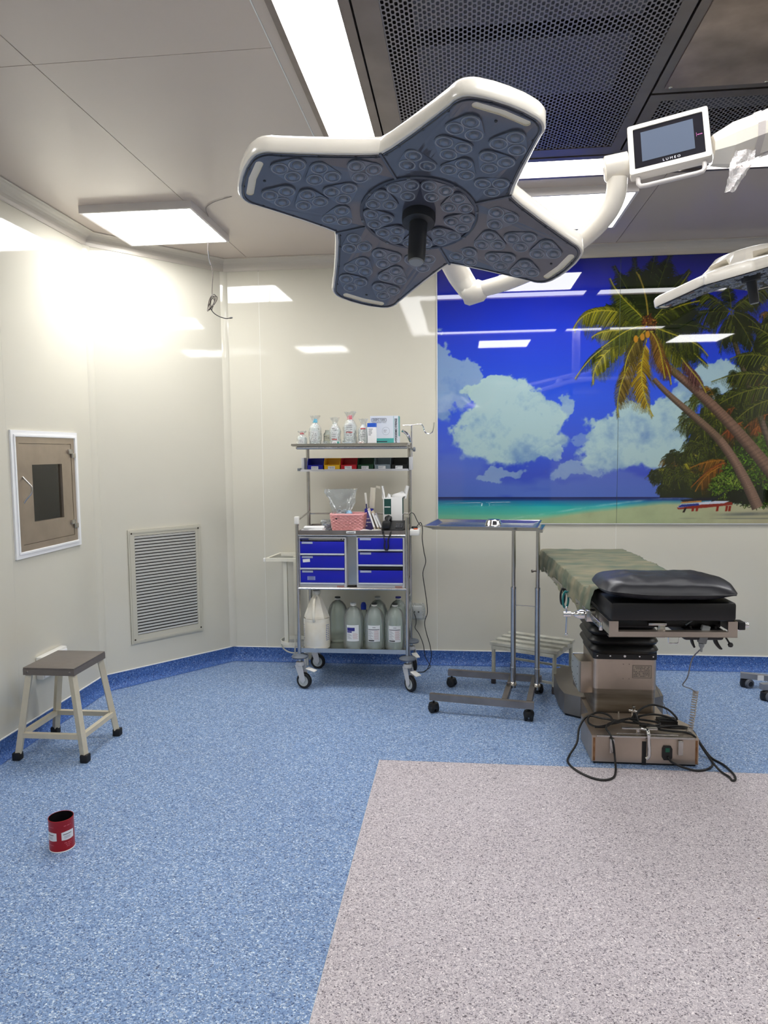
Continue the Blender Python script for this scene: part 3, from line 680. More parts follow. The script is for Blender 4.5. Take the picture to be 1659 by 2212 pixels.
def mural_panel(x0, x1, z0, z1, step):
    nx = int((x1-x0)/step); nz = int((z1-z0)/step); xs = np.linspace(x0, x1, nx+1); zs = np.linspace(z0, z1, nz+1)
    Xg, Zg = np.meshgrid(xs, zs); y = YB-.011
    V = np.stack([Xg.ravel()-1.65, np.full(Xg.size, y-YB), Zg.ravel()-1.0], 1)
    i, j = np.meshgrid(np.arange(nx), np.arange(nz)); a = (j*(nx+1)+i).ravel(); Fc = np.stack([a, a+1, a+nx+2, a+nx+1], 1)
    me = bpy.data.meshes.new('printed_panel'); me.vertices.add(len(V)); me.vertices.foreach_set('co', V.ravel())
    me.loops.add(Fc.size); me.loops.foreach_set('vertex_index', Fc.ravel().astype(np.int32)); me.polygons.add(len(Fc))
    me.polygons.foreach_set('loop_start', np.arange(0, Fc.size, 4, dtype=np.int32)); me.polygons.foreach_set('loop_total', np.full(len(Fc), 4, dtype=np.int32)); me.update()
    at = me.color_attributes.new('print', 'BYTE_COLOR', 'POINT'); c = art_at(Xg.ravel(), Zg.ravel())/255.0*.93
    at.data.foreach_set('color_srgb', np.concatenate([c, np.ones((len(c), 1))], 1).ravel().astype(np.float32))
    me.materials.append(M_mural)
    o = bpy.data.objects.new('printed_panel', me); COL.objects.link(o); o.parent = mu
mural_panel(-.160, 1.0440, 1.004, 2.762, .0034); mural_panel(1.0465, 2.258, 1.004, 2.762, .0034); mural_panel(2.262, 3.47, 1.004, 2.762, .02)
for b in ((-.1655, -.1612, 1.0005, 2.765), (-.1612, 3.475, .9985, 1.0025)): MB().box(b[0], b[1], YB-.0125, YB-.0005, b[2], b[3]).build('edge_bead', M_trimw, mu)
MB().box(-.1605, 3.472, YB-.0085, YB-.0006, 1.003, 2.7635).build('backing_board', mat('seam_dark', (70, 84, 70), .6), mu)

# ------------------------------------------------------------------ pass-through hatch in the left wall
MYZ = Matrix(((0, 0, 1, XL), (1, 0, 0, 0), (0, 1, 0, 0), (0, 0, 0, 1)))    # local x->world y, y->world z, z-> into the room
ht = thing('pass_through_hatch', 'stainless steel pass-through hatch with small window, in white wall frame', 'hatch', (XL, 3.74, .99))
MB().frame(3.424, 4.056, .968, 1.632, .034, .0005, .010, MYZ).build('outer_frame', M_trimw, ht)
MB().frame(3.446, 4.034, .990, 1.610, .010, .0102, .015, MYZ).build('outer_bead', M_trimw, ht)
M_ht = mat('hatch_steel', (186, 172, 156), .36, .8, var=.16, vs=6, detail=8)
MB().frame(3.457, 4.023, 1.001, 1.599, .034, -.015, .008, MYZ).build('steel_frame', M_ht, ht)
dl = MB().plate([(3.493, 1.037), (3.987, 1.037), (3.987, 1.563), (3.493, 1.563)], [[(3.600, 1.147), (3.600, 1.452), (3.888, 1.452), (3.888, 1.147)]], -.012, .006, MYZ).build('door', M_ht, ht)
MB().box(3.598, 3.890, 1.145, 1.454, -.009, -.006, 0, MYZ).build('window_pane', clear('hatch_glass', (215, 210, 205), .28, .02), dl)
cv = MB()
x0, x1, y0, y1, z0, z1 = XL-.42, XL-.02, 3.47, 4.01, 1.02, 1.58
for b in ((x0, x0+.01, y0, y1, z0, z1), (x0, x1, y0, y0+.01, z0, z1), (x0, x1, y1-.01, y1, z0, z1), (x0, x1, y0, y1, z0, z0+.01), (x0, x1, y0, y1, z1-.01, z1)): cv.box(*b)
cv.build('cavity', mat('cavity_steel', (190, 176, 166), .5, .2), ht)
MB().box(x0+.011, x0+.02, 3.56, 3.92, 1.15, 1.46).build('inner_window', mat('pinkish_pane', (222, 176, 164), .3), ht)  # pink reflection on the far pane is put into its colour
for zc in (1.505, 1.095):
    h = MB().box(3.952, 3.985, zc+.004, zc+.030, .006, .017, .002, MYZ); h.box(3.990, 4.020, zc-.020, zc+.006, .008, .019, .002, MYZ); h.cyl((XL+.013, 3.988, zc-.02), (XL+.013, 3.988, zc+.03), .005, n=10)
    h.build('hinge', M_steel, ht)
hn = MB(); hn.tube([(XL+.006, 3.512, 1.255), (XL+.018, 3.517, 1.275), (XL+.040, 3.527, 1.305), (XL+.044, 3.530, 1.325), (XL+.040, 3.527, 1.345), (XL+.018, 3.517, 1.375), (XL+.006, 3.512, 1.392)], .0055, n=10)
hn.build('handle', M_steel, ht)

# ------------------------------------------------------------------ exhaust grille on the corner wall
MA = Ma @ Matrix(((1, 0, 0, 0), (0, 0, -1, 0), (0, 1, 0, 0), (0, 0, 0, 1)))  # x along, y up, z into the room
gr = thing('wall_grille', 'pale slotted wall grille low on the corner wall', 'vent', tuple(Ma @ Vector((.457, 0, .264))))
M_gr = mat('grille_paint', (196, 192, 176), .4)
g = MB(); g.plate([(.195, .264), (.719, .264), (.719, 1.014), (.195, 1.014)], [[(.238, .318), (.238, .972), (.678, .972), (.678, .318)]], .0005, .010, MA)
g.frame(.205, .709, .274, 1.004, .012, .010, .013, MA); g.build('frame', M_gr, gr)
MB().box(.238, .678, .318, .972, .0008, .0025, 0, MA).build('backing', mat('grille_dark', (38, 36, 34), .8), gr)
ns = 32; pt = (.972-.318)/ns; first = None
M_sl = mat('slat_paint', (226, 222, 212), .35)
for k in range(ns):
    zc = .318+pt*(k+.5)
    if first is None:
        sl = MB(); w = .218; prof = [(-.0075, .0035), (-.0060, .0028), (.0065, .0095), (.0070, .0115), (.0045, .0115), (-.0075, .0055)]
        n = len(prof); vs = [(x, a+zc, b) for x in (.239, .677) for a, b in prof]
        sl.add(vs, [(i, (i+1) % n, n+(i+1) % n, n+i) for i in range(n)]+[tuple(range(n)), tuple(range(n, 2*n))], False, MA)
        first = sl.build('slat', M_sl, gr)
    else: inst(first, gr, T(0, 0, pt*k))
for x, y in ((.217, .291), (.698, .291), (.217, .990), (.698, .990)):
    p = MA @ Vector((x, y, .0131)); MB().lathe([(.006, -.0005), (.006, .001), (.0035, .002), (0, .0015)], p, na, 12).build('screw', mat('screw_dark', (70, 62, 52), .5, .6), gr)

# ------------------------------------------------------------------ socket box low on the left wall
so = thing('wall_socket', 'white plastic socket box low on the left wall behind the stool', 'socket', (XL, 3.67, .30))
MB().box(XL+.0005, XL+.040, 3.550, 3.795, .300, .424, .006).build('socket_box', M_white, so)
pl = MB().box(XL+.0405, XL+.047, 3.56, 3.785, .31, .412, .003).build('cover', M_trimw, so)
for k in range(3): MB().box(XL+.0472, XL+.0495, 3.585+k*.07, 3.62+k*.07, .335, .385, .001).build('switch', M_white, pl)

# ------------------------------------------------------------------ metal stool
st = thing('stool', 'cream steel stool with brown-grey square seat beside the left wall', 'stool', (-2.008, 3.40, 0))
M_seat = mat('seat_laminate', (112, 104, 98), .38, var=.08, vs=30)
SZ = .468
sx0, sx1, sy0, sy1 = -2.136, -1.872, 3.235, 3.545
s = MB(); s.box(sx0, sx1, sy0, sy1, SZ-.008, SZ, .003); s.build('seat', M_seat, st)
sk = MB().frame(sx0, sx1, sy0, sy1, .004, SZ-.038, SZ-.0078).build('seat_rim', M_seat, st)
for x in (sx0+.022, sx1-.022): MB().lathe([(0, .003), (.004, .002), (.006, 0)], (x, sy0-.0001, SZ-.022), (0, -1, 0), 10).build('rivet', M_dark, sk)
feet = [(-2.186, 3.235), (-1.836, 3.238), (-1.836, 3.572), (-2.186, 3.570)]
tops = [(sx0+.024, sy0+.022), (sx1-.024, sy0+.022), (sx1-.024, sy1-.022), (sx0+.024, sy1-.022)]
lg = []
def lp(i, z): t = z/(SZ-.01); return Vector((feet[i][0]*(1-t)+tops[i][0]*t, feet[i][1]*(1-t)+tops[i][1]*t, z))
for i in range(4):
    l = MB().bar(lp(i, .035), lp(i, SZ-.012), .028).build('leg', M_cream, st)
    MB().box(feet[i][0]-.020, feet[i][0]+.020, feet[i][1]-.020, feet[i][1]+.020, 0, .040, .006).build('rubber_foot', M_rub, l)
for i in range(4):
    a = lp(i, .125); b = lp((i+1) % 4, .125); d = (b-a).normalized()*.013
    MB().bar(a+d, b-d, .024).build('stretcher', M_cream, st)

# ------------------------------------------------------------------ red tin on the floor
M_red = mat('tin_red', (168, 12, 22), .35)
cn = thing('tin_can', 'open red tin can with white labels standing on the blue floor', 'can', (-1.527, 2.50, 0))
MB().lathe([(0, .001), (.0445, .001), (.0445, .003), (.0455, .004), (.0455, .119), (.0462, .121), (.0455, .123), (.0440, .123), (.0435, .1215), (.0435, .006), (0, .005)], (-1.527, 2.50, 0), n=40).build('tin_body', M_red, cn)
MB().lathe([(.0432, .1225), (.0432, .0075), (0, .0068)], (-1.527, 2.50, 0), n=32).build('lining', M_black, cn)
MB().lathe([(.0447, .0002), (.0466, .001), (.0466, .004), (.0456, .005)], (-1.527, 2.50, 0), n=40).build('base_rim', M_trimw, cn)
def curved(cx, cy, r, a0, a1, z0, z1, n=10, rr=.0):
    mb = MB(); vs = []
    for j in range(n+1):
        a = a0+(a1-a0)*j/n; e = 0
        if rr: e = rr*max(0, 1-min(j, n-j)*3.0/n)
        for z in (z0+e, z1-e): vs.append((cx+r*math.cos(a), cy+r*math.sin(a), z))
    return mb.add(vs, [(2*j, 2*j+2, 2*j+3, 2*j+1) for j in range(n)], True)
def D(a): return math.radians(a)
for a0, a1 in ((D(-140), D(-82)), (D(-60), D(2)), (D(40), D(100))):
    lb = curved(-1.527, 2.50, .0459, a0, a1, .046, .080, 14, .002).build('label', M_paper, cn)
    curved(-1.527, 2.50, .0461, a0+.12, a1-.25, .068, .0705).build('print_line', M_print, lb)
    for k in range(3): curved(-1.527, 2.50, .0461, a0+.2, a1-.35, .054+k*.0035, .0552+k*.0035).build('print_line', mat('print_pale', (150, 150, 170), .6), lb)
M_pk = mat('tin_print', (226, 110, 120), .5)
for a0, a1, zz in ((D(-48), D(-12), .100), (D(-130), D(-96), .098), (D(-48), D(-12), .034), (D(-42), D(-16), .027), (D(-38), D(-22), .020), (D(-126), D(-98), .028)):
    n_ = 9; dz = .0035
    for k in range(n_):
        if k % 4 == 3: continue
        q = a0+(a1-a0)*k/n_; curved(-1.527, 2.50, .0459, q, q+(a1-a0)/n_*.7, zz, zz+dz, 2).build('letter_mark', M_pk, cn)

# ------------------------------------------------------------------ cable hanging from the ceiling
hc = thing('hanging_cable', 'thin loose cable with a knotted coil hanging from the ceiling near the corner', 'cable', (-1.512, 4.3, 2.35))
M_thin = mat('thin_cable', (58, 48, 44), .5)
MB().tube([(-1.500, 4.30, H-.001), (-1.510, 4.30, 2.76), (-1.512, 4.3, 2.70), (-1.492, 4.3, 2.62), (-1.487, 4.3, 2.57), (-1.493, 4.3, 2.50), (-1.495, 4.3, 2.455)], .0022, 6).build('cord', M_thin, hc)
MB().tube([(-1.512, 4.3, 2.715), (-1.506, 4.3, 2.665), (-1.498, 4.3, 2.63)], .0035, 6).build('sleeve', M_black, hc)
for k, (w, h_, a) in enumerate(((.016, .048, .45), (.011, .040, .3), (.014, .052, .6), (.009, .036, .15))):
    pts = [(-1.500+(w*math.cos(t)*math.cos(a)+h_*math.sin(t)*math.sin(a)), 4.3+.004*k+.008*math.sin(t*2), 2.415-.004*k+(-w*math.cos(t)*math.sin(a)+h_*math.sin(t)*math.cos(a))) for t in [2*PI*i/12 for i in range(12)]]
    MB().tube(pts, .0022, 6, closed=True, steps=3).build('coil_loop', M_thin, hc)
MB().tube([(-1.505, 4.3, 2.375), (-1.488, 4.3, 2.350), (-1.455, 4.3, 2.328), (-1.415, 4.3, 2.315), (-1.385, 4.3, 2.317)], .0026, 6).build('cord', M_black, hc)
MB().cyl((-1.388, 4.3, 2.317), (-1.372, 4.3, 2.318), .005, .004, n=8).build('plug', M_black, hc)
# fine grey wire dangling across the ceiling mark
wm = MB().tube([(-1.19, 3.77, H-.003), (-1.30, 3.83, H-.003), (-1.37, 3.90, H-.003), (-1.40, 3.97, H-.003), (-1.42, 4.06, H-.003), (-1.47, 4.2, H-.003), (-1.50, 4.29, H-.003)], .0016, 5).build('stuck_wire', mat('greyish_wire', (128, 122, 118), .6))
tag(wm, 'thin grey wire stuck along the ceiling beside the corner light', 'wire')

# ------------------------------------------------------------------ cream bottle rack leaning behind the trolley
M_rack = mat('rack_cream', (226, 222, 206), .4)
rk = thing('bottle_stand', 'cream steel bottle stand with ring basket, behind the trolley at the wall', 'stand', (-1.18, 4.9, 0))
z = .772
MB().bar((-1.335, 4.78, z), (-1.06, 4.78, z), .022).build('top_bar', M_rack, rk); MB().bar((-1.285, 4.97, z+.012), (-1.06, 4.97, z+.012), .022).build('top_bar', M_rack, rk)
MB().bar((-1.335, 4.778, z), (-1.28, 4.975, z+.012), .020).build('top_bar', M_rack, rk)
MB().box(-1.352, -1.336, 4.768, 4.792, z-.012, z+.012, .003).build('end_cap', M_white, rk)
MB().bar((-1.205, 4.80, .19), (-1.205, 4.80, z-.01), .026, .026).build('upright', M_rack, rk); MB().bar((-1.17, 4.95, .21), (-1.17, 4.95, z), .024).build('upright', M_rack, rk)
MB().bar((-1.075, 4.95, .03), (-1.075, 4.95, z-.06), .022).build('upright', M_rack, rk)
rn = MB(); rc = (-1.165, 4.868, .185)
rn.plate([(rc[0]+.098*math.cos(a), rc[1]+.098*math.sin(a)) for a in [2*PI*i/28 for i in range(28)]], [[(rc[0]+.094*math.cos(a), rc[1]+.094*math.sin(a)) for a in [2*PI*i/28 for i in range(28)]]], rc[2]-.012, rc[2]+.012)
rn.build('basket_ring', M_rack, rk)
for a in (0.25, 1.8):
    pts = [(rc[0]+.096*math.cos(a)*math.cos(t), rc[1]+.096*math.sin(a)*math.cos(t), rc[2]-.006-.082*math.sin(t)) for t in [PI*i/10 for i in range(11)]]
    MB().tube(pts, .005, 6).build('basket_hoop', M_rack, rk)
MB().cyl((-1.085, 4.83, 0.0), (-1.085, 4.83, .165), .009, n=10).build('foot_tube', M_white, rk)
MB().cyl((-1.085, 4.905, 0.0), (-1.085, 4.905, .12), .009, n=10).build('foot_tube', M_white, rk)

# ------------------------------------------------------------------ instrument trolley
tr = thing('instrument_trolley', 'tall stainless trolley with blue drawers, shelves and swivel castors', 'trolley', (-.68, 4.63, 0))
TX0, TX1, TY0, TY1 = -1.029, -.337, 4.42, 4.84
for x in (TX0, TX1): MB().cyl((x, TY0, .215), (x, TY0, 1.095), .0125, n=14).build('post', M_steel, tr)
for x in (TX0-.013, TX1-.010): MB().cyl((x, TY1, .215), (x, TY1, 1.545), .0125, n=14).build('post', M_steel, tr)
MB().box(TX0-.014, TX0+.014, TY0-.016, TY0+.014, 1.055, 1.102, .003).build('post_cap', M_white, tr)
for x, z0_, z1_ in ((TX0, 1.07, 1.085), (TX1, 1.07, 1.085)): MB().tube([(x, TY0, 1.075), (x-.006, TY1, 1.10)], .006, 8, smooth=False).build('side_rail', M_steel, tr)
MB().tube([(TX0-.01, TY1, 1.085), (TX1-.01, TY1, 1.085)], .005, 8, smooth=False).build('back_rail', M_steel, tr)
# work tray, drawer cupboards, base shelf
w = MB(); w.box(TX0+.01, TX1-.012, TY0+.002, TY1, .990, .994); w.frame(TX0+.008, TX1-.010, TY0-.004, TY1+.004, .006, .992, 1.014); w.build('work_tray', M_dull, tr)
MB().box(-.715, -.655, TY0-.007, TY0-.0045, .996, 1.010, .001).build('name_plate', M_paper, tr)
for k in range(7): MB().box(-.709+k*.0065, -.7045+k*.0065, TY0-.0075, TY0-.0071, 1.000, 1.006).build('letter_mark', M_print, tr)
MB().tube([(TX0, TY0-.004, .984), (TX1, TY0-.004, .984)], .0065, 8, smooth=False).build('cross_tube', M_steel, tr)
MB().tube([(TX0, TY0-.004, .647), (TX1, TY0-.004, .647)], .0085, 8, smooth=False).build('cross_tube', M_steel, tr)
MB().box(TX0+.01, TX1-.01, TY0+.008, TY1-.01, .640, .652).build('cupboard_shelf', M_dull, tr)
MB().box(TX0+.01, TX1-.01, TY0+.04, TY0+.045, .66, .975).build('centre_panel', M_steel, tr)
MB().box(TX0+.01, TX1-.01, TY1-.02, TY1-.015, .66, .975).build('rear_panel', M_dull, tr)
bs = MB(); bs.box(TX0+.008, TX1-.008, TY0+.002, TY1, .240, .2435); bs.box(TX0+.01, TX1-.01, TY0-.003, TY0+.002, .232, .260); bs.box(TX0+.01, TX1-.01, TY1-.002, TY1+.003, .232, .260); bs.build('base_shelf', M_steel, tr)
M_case = mat('drawer_case', (204, 204, 206), .35); M_dblue = mat('drawer_blue', (16, 24, 176), .32); M_dlip = mat('drawer_lip', (196, 200, 210), .3)
def cupboard(x0, x1, drawers, gapz):
    c = MB(); z0_, z1_ = .6545, .9725
    c.box(x0, x0+.009, TY0-.002, TY1-.03, z0_, z1_); c.box(x1-.009, x1, TY0-.002, TY1-.03, z0_, z1_); c.box(x0+.009, x1-.009, TY0-.002, TY1-.03, z1_-.008, z1_)
    c.box(x0+.009, x1-.009, TY0-.002, TY1-.03, z0_, z0_+.018); c.box(x0+.009, x1-.009, TY1-.035, TY1-.03, z0_, z1_)
    cs = c.build('drawer_case', M_case, tr)
    for q in ((x0+.0095, x0+.0105, TY0+.012), (x1-.0105, x1-.0095, TY0+.012)): MB().box(q[0], q[1], q[2], TY1-.04, z0_+.02, z1_-.01).build('case_shade', M_black, cs)  # black sheets stand in for the shade inside the case
    MB().box(x0+.011, x1-.011, TY0+.05, TY0+.053, z0_+.02, z1_-.01).build('case_shade', M_black, cs)
    MB().box(x1-.060, x1-.014, TY0-.003, TY0-.0021, z0_+.003, z0_+.010).build('maker_mark', mat('reddish_print', (190, 130, 120), .6), cs)
    for (a, b, papers) in drawers:
        d = MB(); d.box(x0+.011, x1-.011, TY0-.006, TY0+.004, a, b, .002); d.box(x0+.014, x1-.014, TY0+.004, TY1-.05, a+.004, a+.008); d.box(x0+.014, x0+.017, TY0+.004, TY1-.05, a+.004, b-.012); d.box(x1-.017, x1-.014, TY0+.004, TY1-.05, a+.004, b-.012)
        dd = d.build('drawer', M_dblue, tr)
        MB().box(x0+.010, x1-.010, TY0-.013, TY0-.0055, a-.011, a-.0005, .002).build('drawer_lip', M_dlip, dd)
        MB().box(x0+.022, x0+.092, TY0-.0085, TY0-.0062, b-.014, b-.001, .001).build('label_holder', mat('holder_grey', (170, 178, 200), .3), dd)
        for (px, pz, pw, ph, rot, mm) in papers:
            p = MB().box(-pw/2, pw/2, -.0004, 0, -ph/2, ph/2, 0, T(px, TY0-.0065, pz) @ RY(rot)).build('paper_label', mm, dd)
            if mm is not M_paper:
                for k in range(3): MB().box(px-pw*.38, px+pw*.35, TY0-.0074, TY0-.007, pz-ph*.3+k*ph*.3-.001, pz-ph*.3+k*ph*.3+.001).build('print_line', M_print, dd)
M_lav = mat('lavender_label', (140, 150, 205), .5)
cupboard(-1.022, -.719, [(.870, .944, []), (.778, .854, [(-.972, .824, .046, .020, -.08, M_paper)]), (.684, .762, [(-.942, .712, .050, .024, 0, M_lav)])], None)
cupboard(-.652, -.352, [(.897, .968, []), (.802, .878, []), (.686, .764, [])], .786)
MB().box(-.642, -.362, TY0+.004, TY0+.008, .768, .800).build('gap_shade', M_black, tr)  # black strip painted in as the shade of the open drawer gap
hdr = MB().box(-1.012, -.955, TY0-.0035, TY0-.0022, .954, .965).build('brand_strip', mat('navy_print', (30, 36, 90), .5), tr)
for x in (-.748, -.73): MB().lathe([(0, .003), (.004, .003), (.0045, 0)], (x, TY0-.002, .959), (0, -1, 0), 10).build('lock', M_black, tr)
# castors
def castor(x, y, ang, pedal=True, col=None):
    M = T(x, y, 0) @ RZ(ang)
    st_ = MB().cyl((0, 0, .165), (0, 0, .215), .010, n=12); st_.v = [tuple(M @ Vector(v)) for v in st_.v]
    o = st_.build('castor', M_steel, tr)
    off = .028
    f = MB(); f.lathe([(0, .172), (.024, .172), (.028, .163), (.028, .150), (.022, .145)], (0, 0, 0), n=16, M=M)
    for s_ in (-1, 1): f.add([(-.026, s_*.020, .152), (.026, s_*.020, .152), (off+.020, s_*.020, .060), (off+.004, s_*.020, .036), (off-.016, s_*.020, .052), (-.026, s_*.023, .152), (.026, s_*.023, .152), (off+.020, s_*.023, .060), (off+.004, s_*.023, .036), (off-.016, s_*.023, .052)], [(0, 1, 2, 3, 4), (9, 8, 7, 6, 5), (0, 1, 6, 5), (1, 2, 7, 6), (2, 3, 8, 7), (3, 4, 9, 8), (4, 0, 5, 9)], False, M)
    f.build('fork', M_case, o)
    wl_ = MB(); wc = M @ Vector((off, 0, .051)); ax = (M.to_3x3() @ Vector((0, 1, 0)))
    wl_.lathe([(.034, -.013), (.045, -.014), (.0505, -.009), (.0508, 0), (.0505, .009), (.045, .014), (.034, .013)], wc, ax, 28); wl_.build('tyre', M_rub, o)
    MB().lathe([(0, -.015), (.008, -.015), (.010, -.0125), (.033, -.0115), (.0345, -.0135), (.0345, .0135), (.033, .0115), (.010, .0125), (.008, .015), (0, .015)], wc, ax, 24).build('hub', mat('hub_grey', (190, 194, 192), .4), o)
    if pedal:
        MB().box(.020, .085, -.020, .020, .138, .146, .003, M @ T(0, 0, 0) @ RY(.22)).build('brake_pedal', M_white, o)
    MB().lathe([(0, .222), (.020, .222), (.048, .214), (.054, .206), (.050, .198), (.020, .196), (0, .196)], (x, y, 0), n=28).build('bumper_disc', mat('bumper_grey', (96, 104, 116), .45), o)
castor(TX0+.002, TY0, -.30); castor(TX1, TY0, -.85); castor(TX0+.005, TY1, -.12, False); castor(TX1-.005, TY1, -1.15, True)
# upper bin rail and top tray
br = MB(); br.box(-1.058, -.341, 4.665, 4.83, 1.378, 1.382); br.box(-1.058, -.341, 4.662, 4.666, 1.378, 1.392); br.build('bin_shelf', M_case, tr)
for x in (-1.052, -.340): MB().box(x, x+.020, 4.68, 4.80, 1.382, 1.468, .003).build('shelf_bracket', M_case, tr)
MB().box(-1.075, -1.055, 4.66, 4.70, 1.382, 1.400, .002).build('rail_end', M_grey, tr)
tt = MB(); tt.box(-1.068, -.338, 4.50, 4.84, 1.542, 1.546); tt.frame(-1.074, -.332, 4.494, 4.846, .006, 1.545, 1.558); tt.build('top_tray', M_steel, tr)
MB().tube([(-1.045, 4.53, 1.532), (-.34, 4.53, 1.529)], .0095, 10, smooth=False).build('cross_tube', M_steel, tr)
MB().tube([(-1.045, 4.53, 1.532), (-1.045, 4.84, 1.532)], .008, 10, smooth=False).build('cross_tube', M_steel, tr); MB().tube([(-.345, 4.53, 1.53), (-.345, 4.84, 1.53)], .008, 10, smooth=False).build('cross_tube', M_steel, tr)
# drip hook on its own rod
MB().tube([(-.328, 4.78, 1.47), (-.328, 4.78, 1.676)], .0045, 8, smooth=False).build('drip_rod', M_chrome, tr)
MB().tube([(-.385, 4.78, 1.676), (-.33, 4.78, 1.677), (-.28, 4.78, 1.682), (-.262, 4.78, 1.680), (-.248, 4.78, 1.660), (-.240, 4.78, 1.632), (-.218, 4.78, 1.618), (-.192, 4.78, 1.628), (-.182, 4.78, 1.655), (-.178, 4.78, 1.692)], .0038, 8).build('drip_hook', M_chrome, tr)
MB().lathe([(.0045, 0), (.0045, .014), (.015, .018), (.016, .030), (.012, .034), (0, .034)], (-.336, 4.78, 1.517), (1, 0, 0), 14).build('clamp_knob', M_grey, tr)
MB().tube([(-.385, 4.72, 1.64), (-.36, 4.72, 1.625), (-.342, 4.72, 1.596), (-.333, 4.74, 1.566)], [.010, .010, .009, .007], 8).build('curved_bracket', M_chrome, tr)
# extension socket clipped to the side
ex = MB().box(-.322, -.262, 4.46, 4.62, .978, 1.012, .004).build('extension_socket', M_white); tag(ex, 'white extension socket clipped to the right side of the trolley', 'socket')
MB().box(-.300, -.275, 4.50, 4.53, 1.012, 1.018, .002).build('switch', mat('switch_orange', (216, 96, 40), .3), ex)
MB().lathe([(0, .014), (.018, .012), (.022, 0)], (-.298, 4.575, 1.012), n=14).build('plug', M_black, ex)

# ------------------------------------------------------------------ things on the trolley
def strokes(parent, x0, x1, z0, z1, y, rows, m=None, seed=1, dash=7):
    """rows of unreadable small print as thin raised strokes"""
    rs_ = random.Random(seed); mb = MB(); h = (z1-z0)/rows
    for r in range(rows):
        x = x0
        while x < x1-.002:
            w = rs_.uniform(.004, .012)*dash/7; w = min(w, x1-x)
            if rs_.random() < .8: mb.box(x, x+w, y-.0004, y, z0+h*(r+.3), z0+h*(r+.62))
            x += w+.0025
    o = mb.build('small_print', m or M_print, parent); o['kind'] = 'stuff'; return o
# six storage bins
bins = [((14, 20, 160), 'blue'), ((246, 190, 16), 'yellow'), ((200, 14, 34), 'red'), ((6, 70, 36), 'dark green'), ((132, 146, 154), 'grey'), ((10, 10, 12), 'black')]
for k, (c, nm) in enumerate(bins):
    x0 = -1.0105+k*.1113; x1 = x0+.109; y0 = 4.669; y1 = 4.80; z0 = 1.3835
    m = mat('bin_'+nm.replace(' ', '_'), c, .35)
    t = thing('storage_bin', '%s open-fronted plastic bin on the trolley\'s upper rail' % nm, 'bin', ((x0+x1)/2, 4.73, z0), 'plastic bins on the upper rail')
    b = MB(); b.box(x0, x1, y0, y1, z0, z0+.003); b.box(x0, x1, y1-.003, y1, z0, z0+.080)
    for a in (x0, x1-.003):
        P = [(y0, z0), (y1, z0), (y1, z0+.080), (y0+.035, z0+.080), (y0+.012, z0+.058), (y0, z0+.034)]
        vs = [(a, *p) for p in P]+[(a+.003, *p) for p in P]; n = len(P)
        b.add(vs, [(i, (i+1) % n, n+(i+1) % n, n+i) for i in range(n)]+[tuple(range(n)), tuple(range(n, 2*n))])
    b.box(x0, x1, y0, y0+.003, z0, z0+.034); b.box(x0+.006, x1-.006, y0-.003, y0+.001, z0+.028, z0+.036)
    b.build('bin_body', m, t)
    lb = MB().box(x0+.028, x0+.075, y0-.0052, y0-.0032, z0+.008, z0+.028).build('label', M_paper, t)
    strokes(lb, x0+.032, x0+.070, z0+.012, z0+.025, y0-.0054, 2, seed=k)

M_milk = mat('milky_plastic', (214, 220, 218), .35); M_film = clear('cling_film', (240, 242, 242), .14, .1, .08, bump=1.0, bs=90)
M_film2 = clear('bag_film', (232, 236, 238), .15, .12, .16, bump=1.0, bs=45)
M_water = clear('saline_bottle', (232, 238, 234), .22, .08, .25)
def crumple(name, parent, c, rx, ry, z0, z1, prof, seed, m=None, amp=.2, n=22, rings=12):
    """crinkled film bag: lathe with folded radial noise"""
    mb = MB(); rs_ = random.Random(seed); vs = []
    ph = [rs_.uniform(0, 6.28) for _ in range(4)]
    for j in range(rings+1):
        t = j/rings; r = prof(t); z = z0+(z1-z0)*t
        for i in range(n):
            a = 2*PI*i/n; nz = noise.noise(Vector((math.cos(a)*2.2+seed, math.sin(a)*2.2, t*5)))
            k = 1+amp*(nz*1.4+.4*math.sin(a*7+ph[0]+t*6)*t)
            vs.append((c[0]+rx*r*k*math.cos(a), c[1]+ry*r*k*math.sin(a), z+.004*rs_.uniform(-1, 1)*(t > .05)))
    fs = [(j*n+i, j*n+(i+1) % n, (j+1)*n+(i+1) % n, (j+1)*n+i) for j in range(rings) for i in range(n)]
    mb.add(vs, fs, False); return mb.build(name, m or M_film, parent)
TZ = 1.5465
def wrapped(x, y, r, h, label, capc, lab, seed, labc=M_paper, wrap_h=1.0, red=None, nm='wrapped_bottle'):
    t = thing(nm, label, 'bottle', (x, y, TZ), 'bottles wrapped in film on the top tray')
    MB().lathe([(0, 0), (r*.86, 0), (r*.95, .004), (r*.95, h*.60), (r*.80, h*.72), (r*.38, h*.82), (r*.34, h*.90), (0, h*.90)], (x, y, TZ), n=22).build('bottle_body', M_milk, t)
    if capc: MB().lathe([(r*.40, h*.86), (r*.46, h*.86), (r*.46, h*.93), (r*.30, h*1.0), (0, h*1.0)], (x, y, TZ), n=16).build('cap', capc, t)
    if lab:
        z0, z1 = TZ+h*lab[0], TZ+h*lab[1]; l = curved(x, y, r*.965, D(-125), D(-55), z0, z1).build('label', labc, t)
        strokes(l, x-r*.45, x+r*.45, z0+.004, z1-.004, y-r*.985, 6, seed=seed, dash=4)
        if red: MB().box(x-r*.5, x+r*.5, y-r*.992, y-r*.975, z0+(z1-z0)*red[0], z0+(z1-z0)*red[1]).build('red_band', mat('label_red', (206, 40, 36), .5), t)
    crumple('film_wrap', t, (x, y), r*1.12, r*1.12, TZ+.001, TZ+h*(1.0+.12*wrap_h), lambda q: 1.0 if q < .62 else (1.0-.62*math.sin((q-.62)/.2*PI/2) if q < .82 else .42+(q-.82)*2.4), seed, amp=.13)
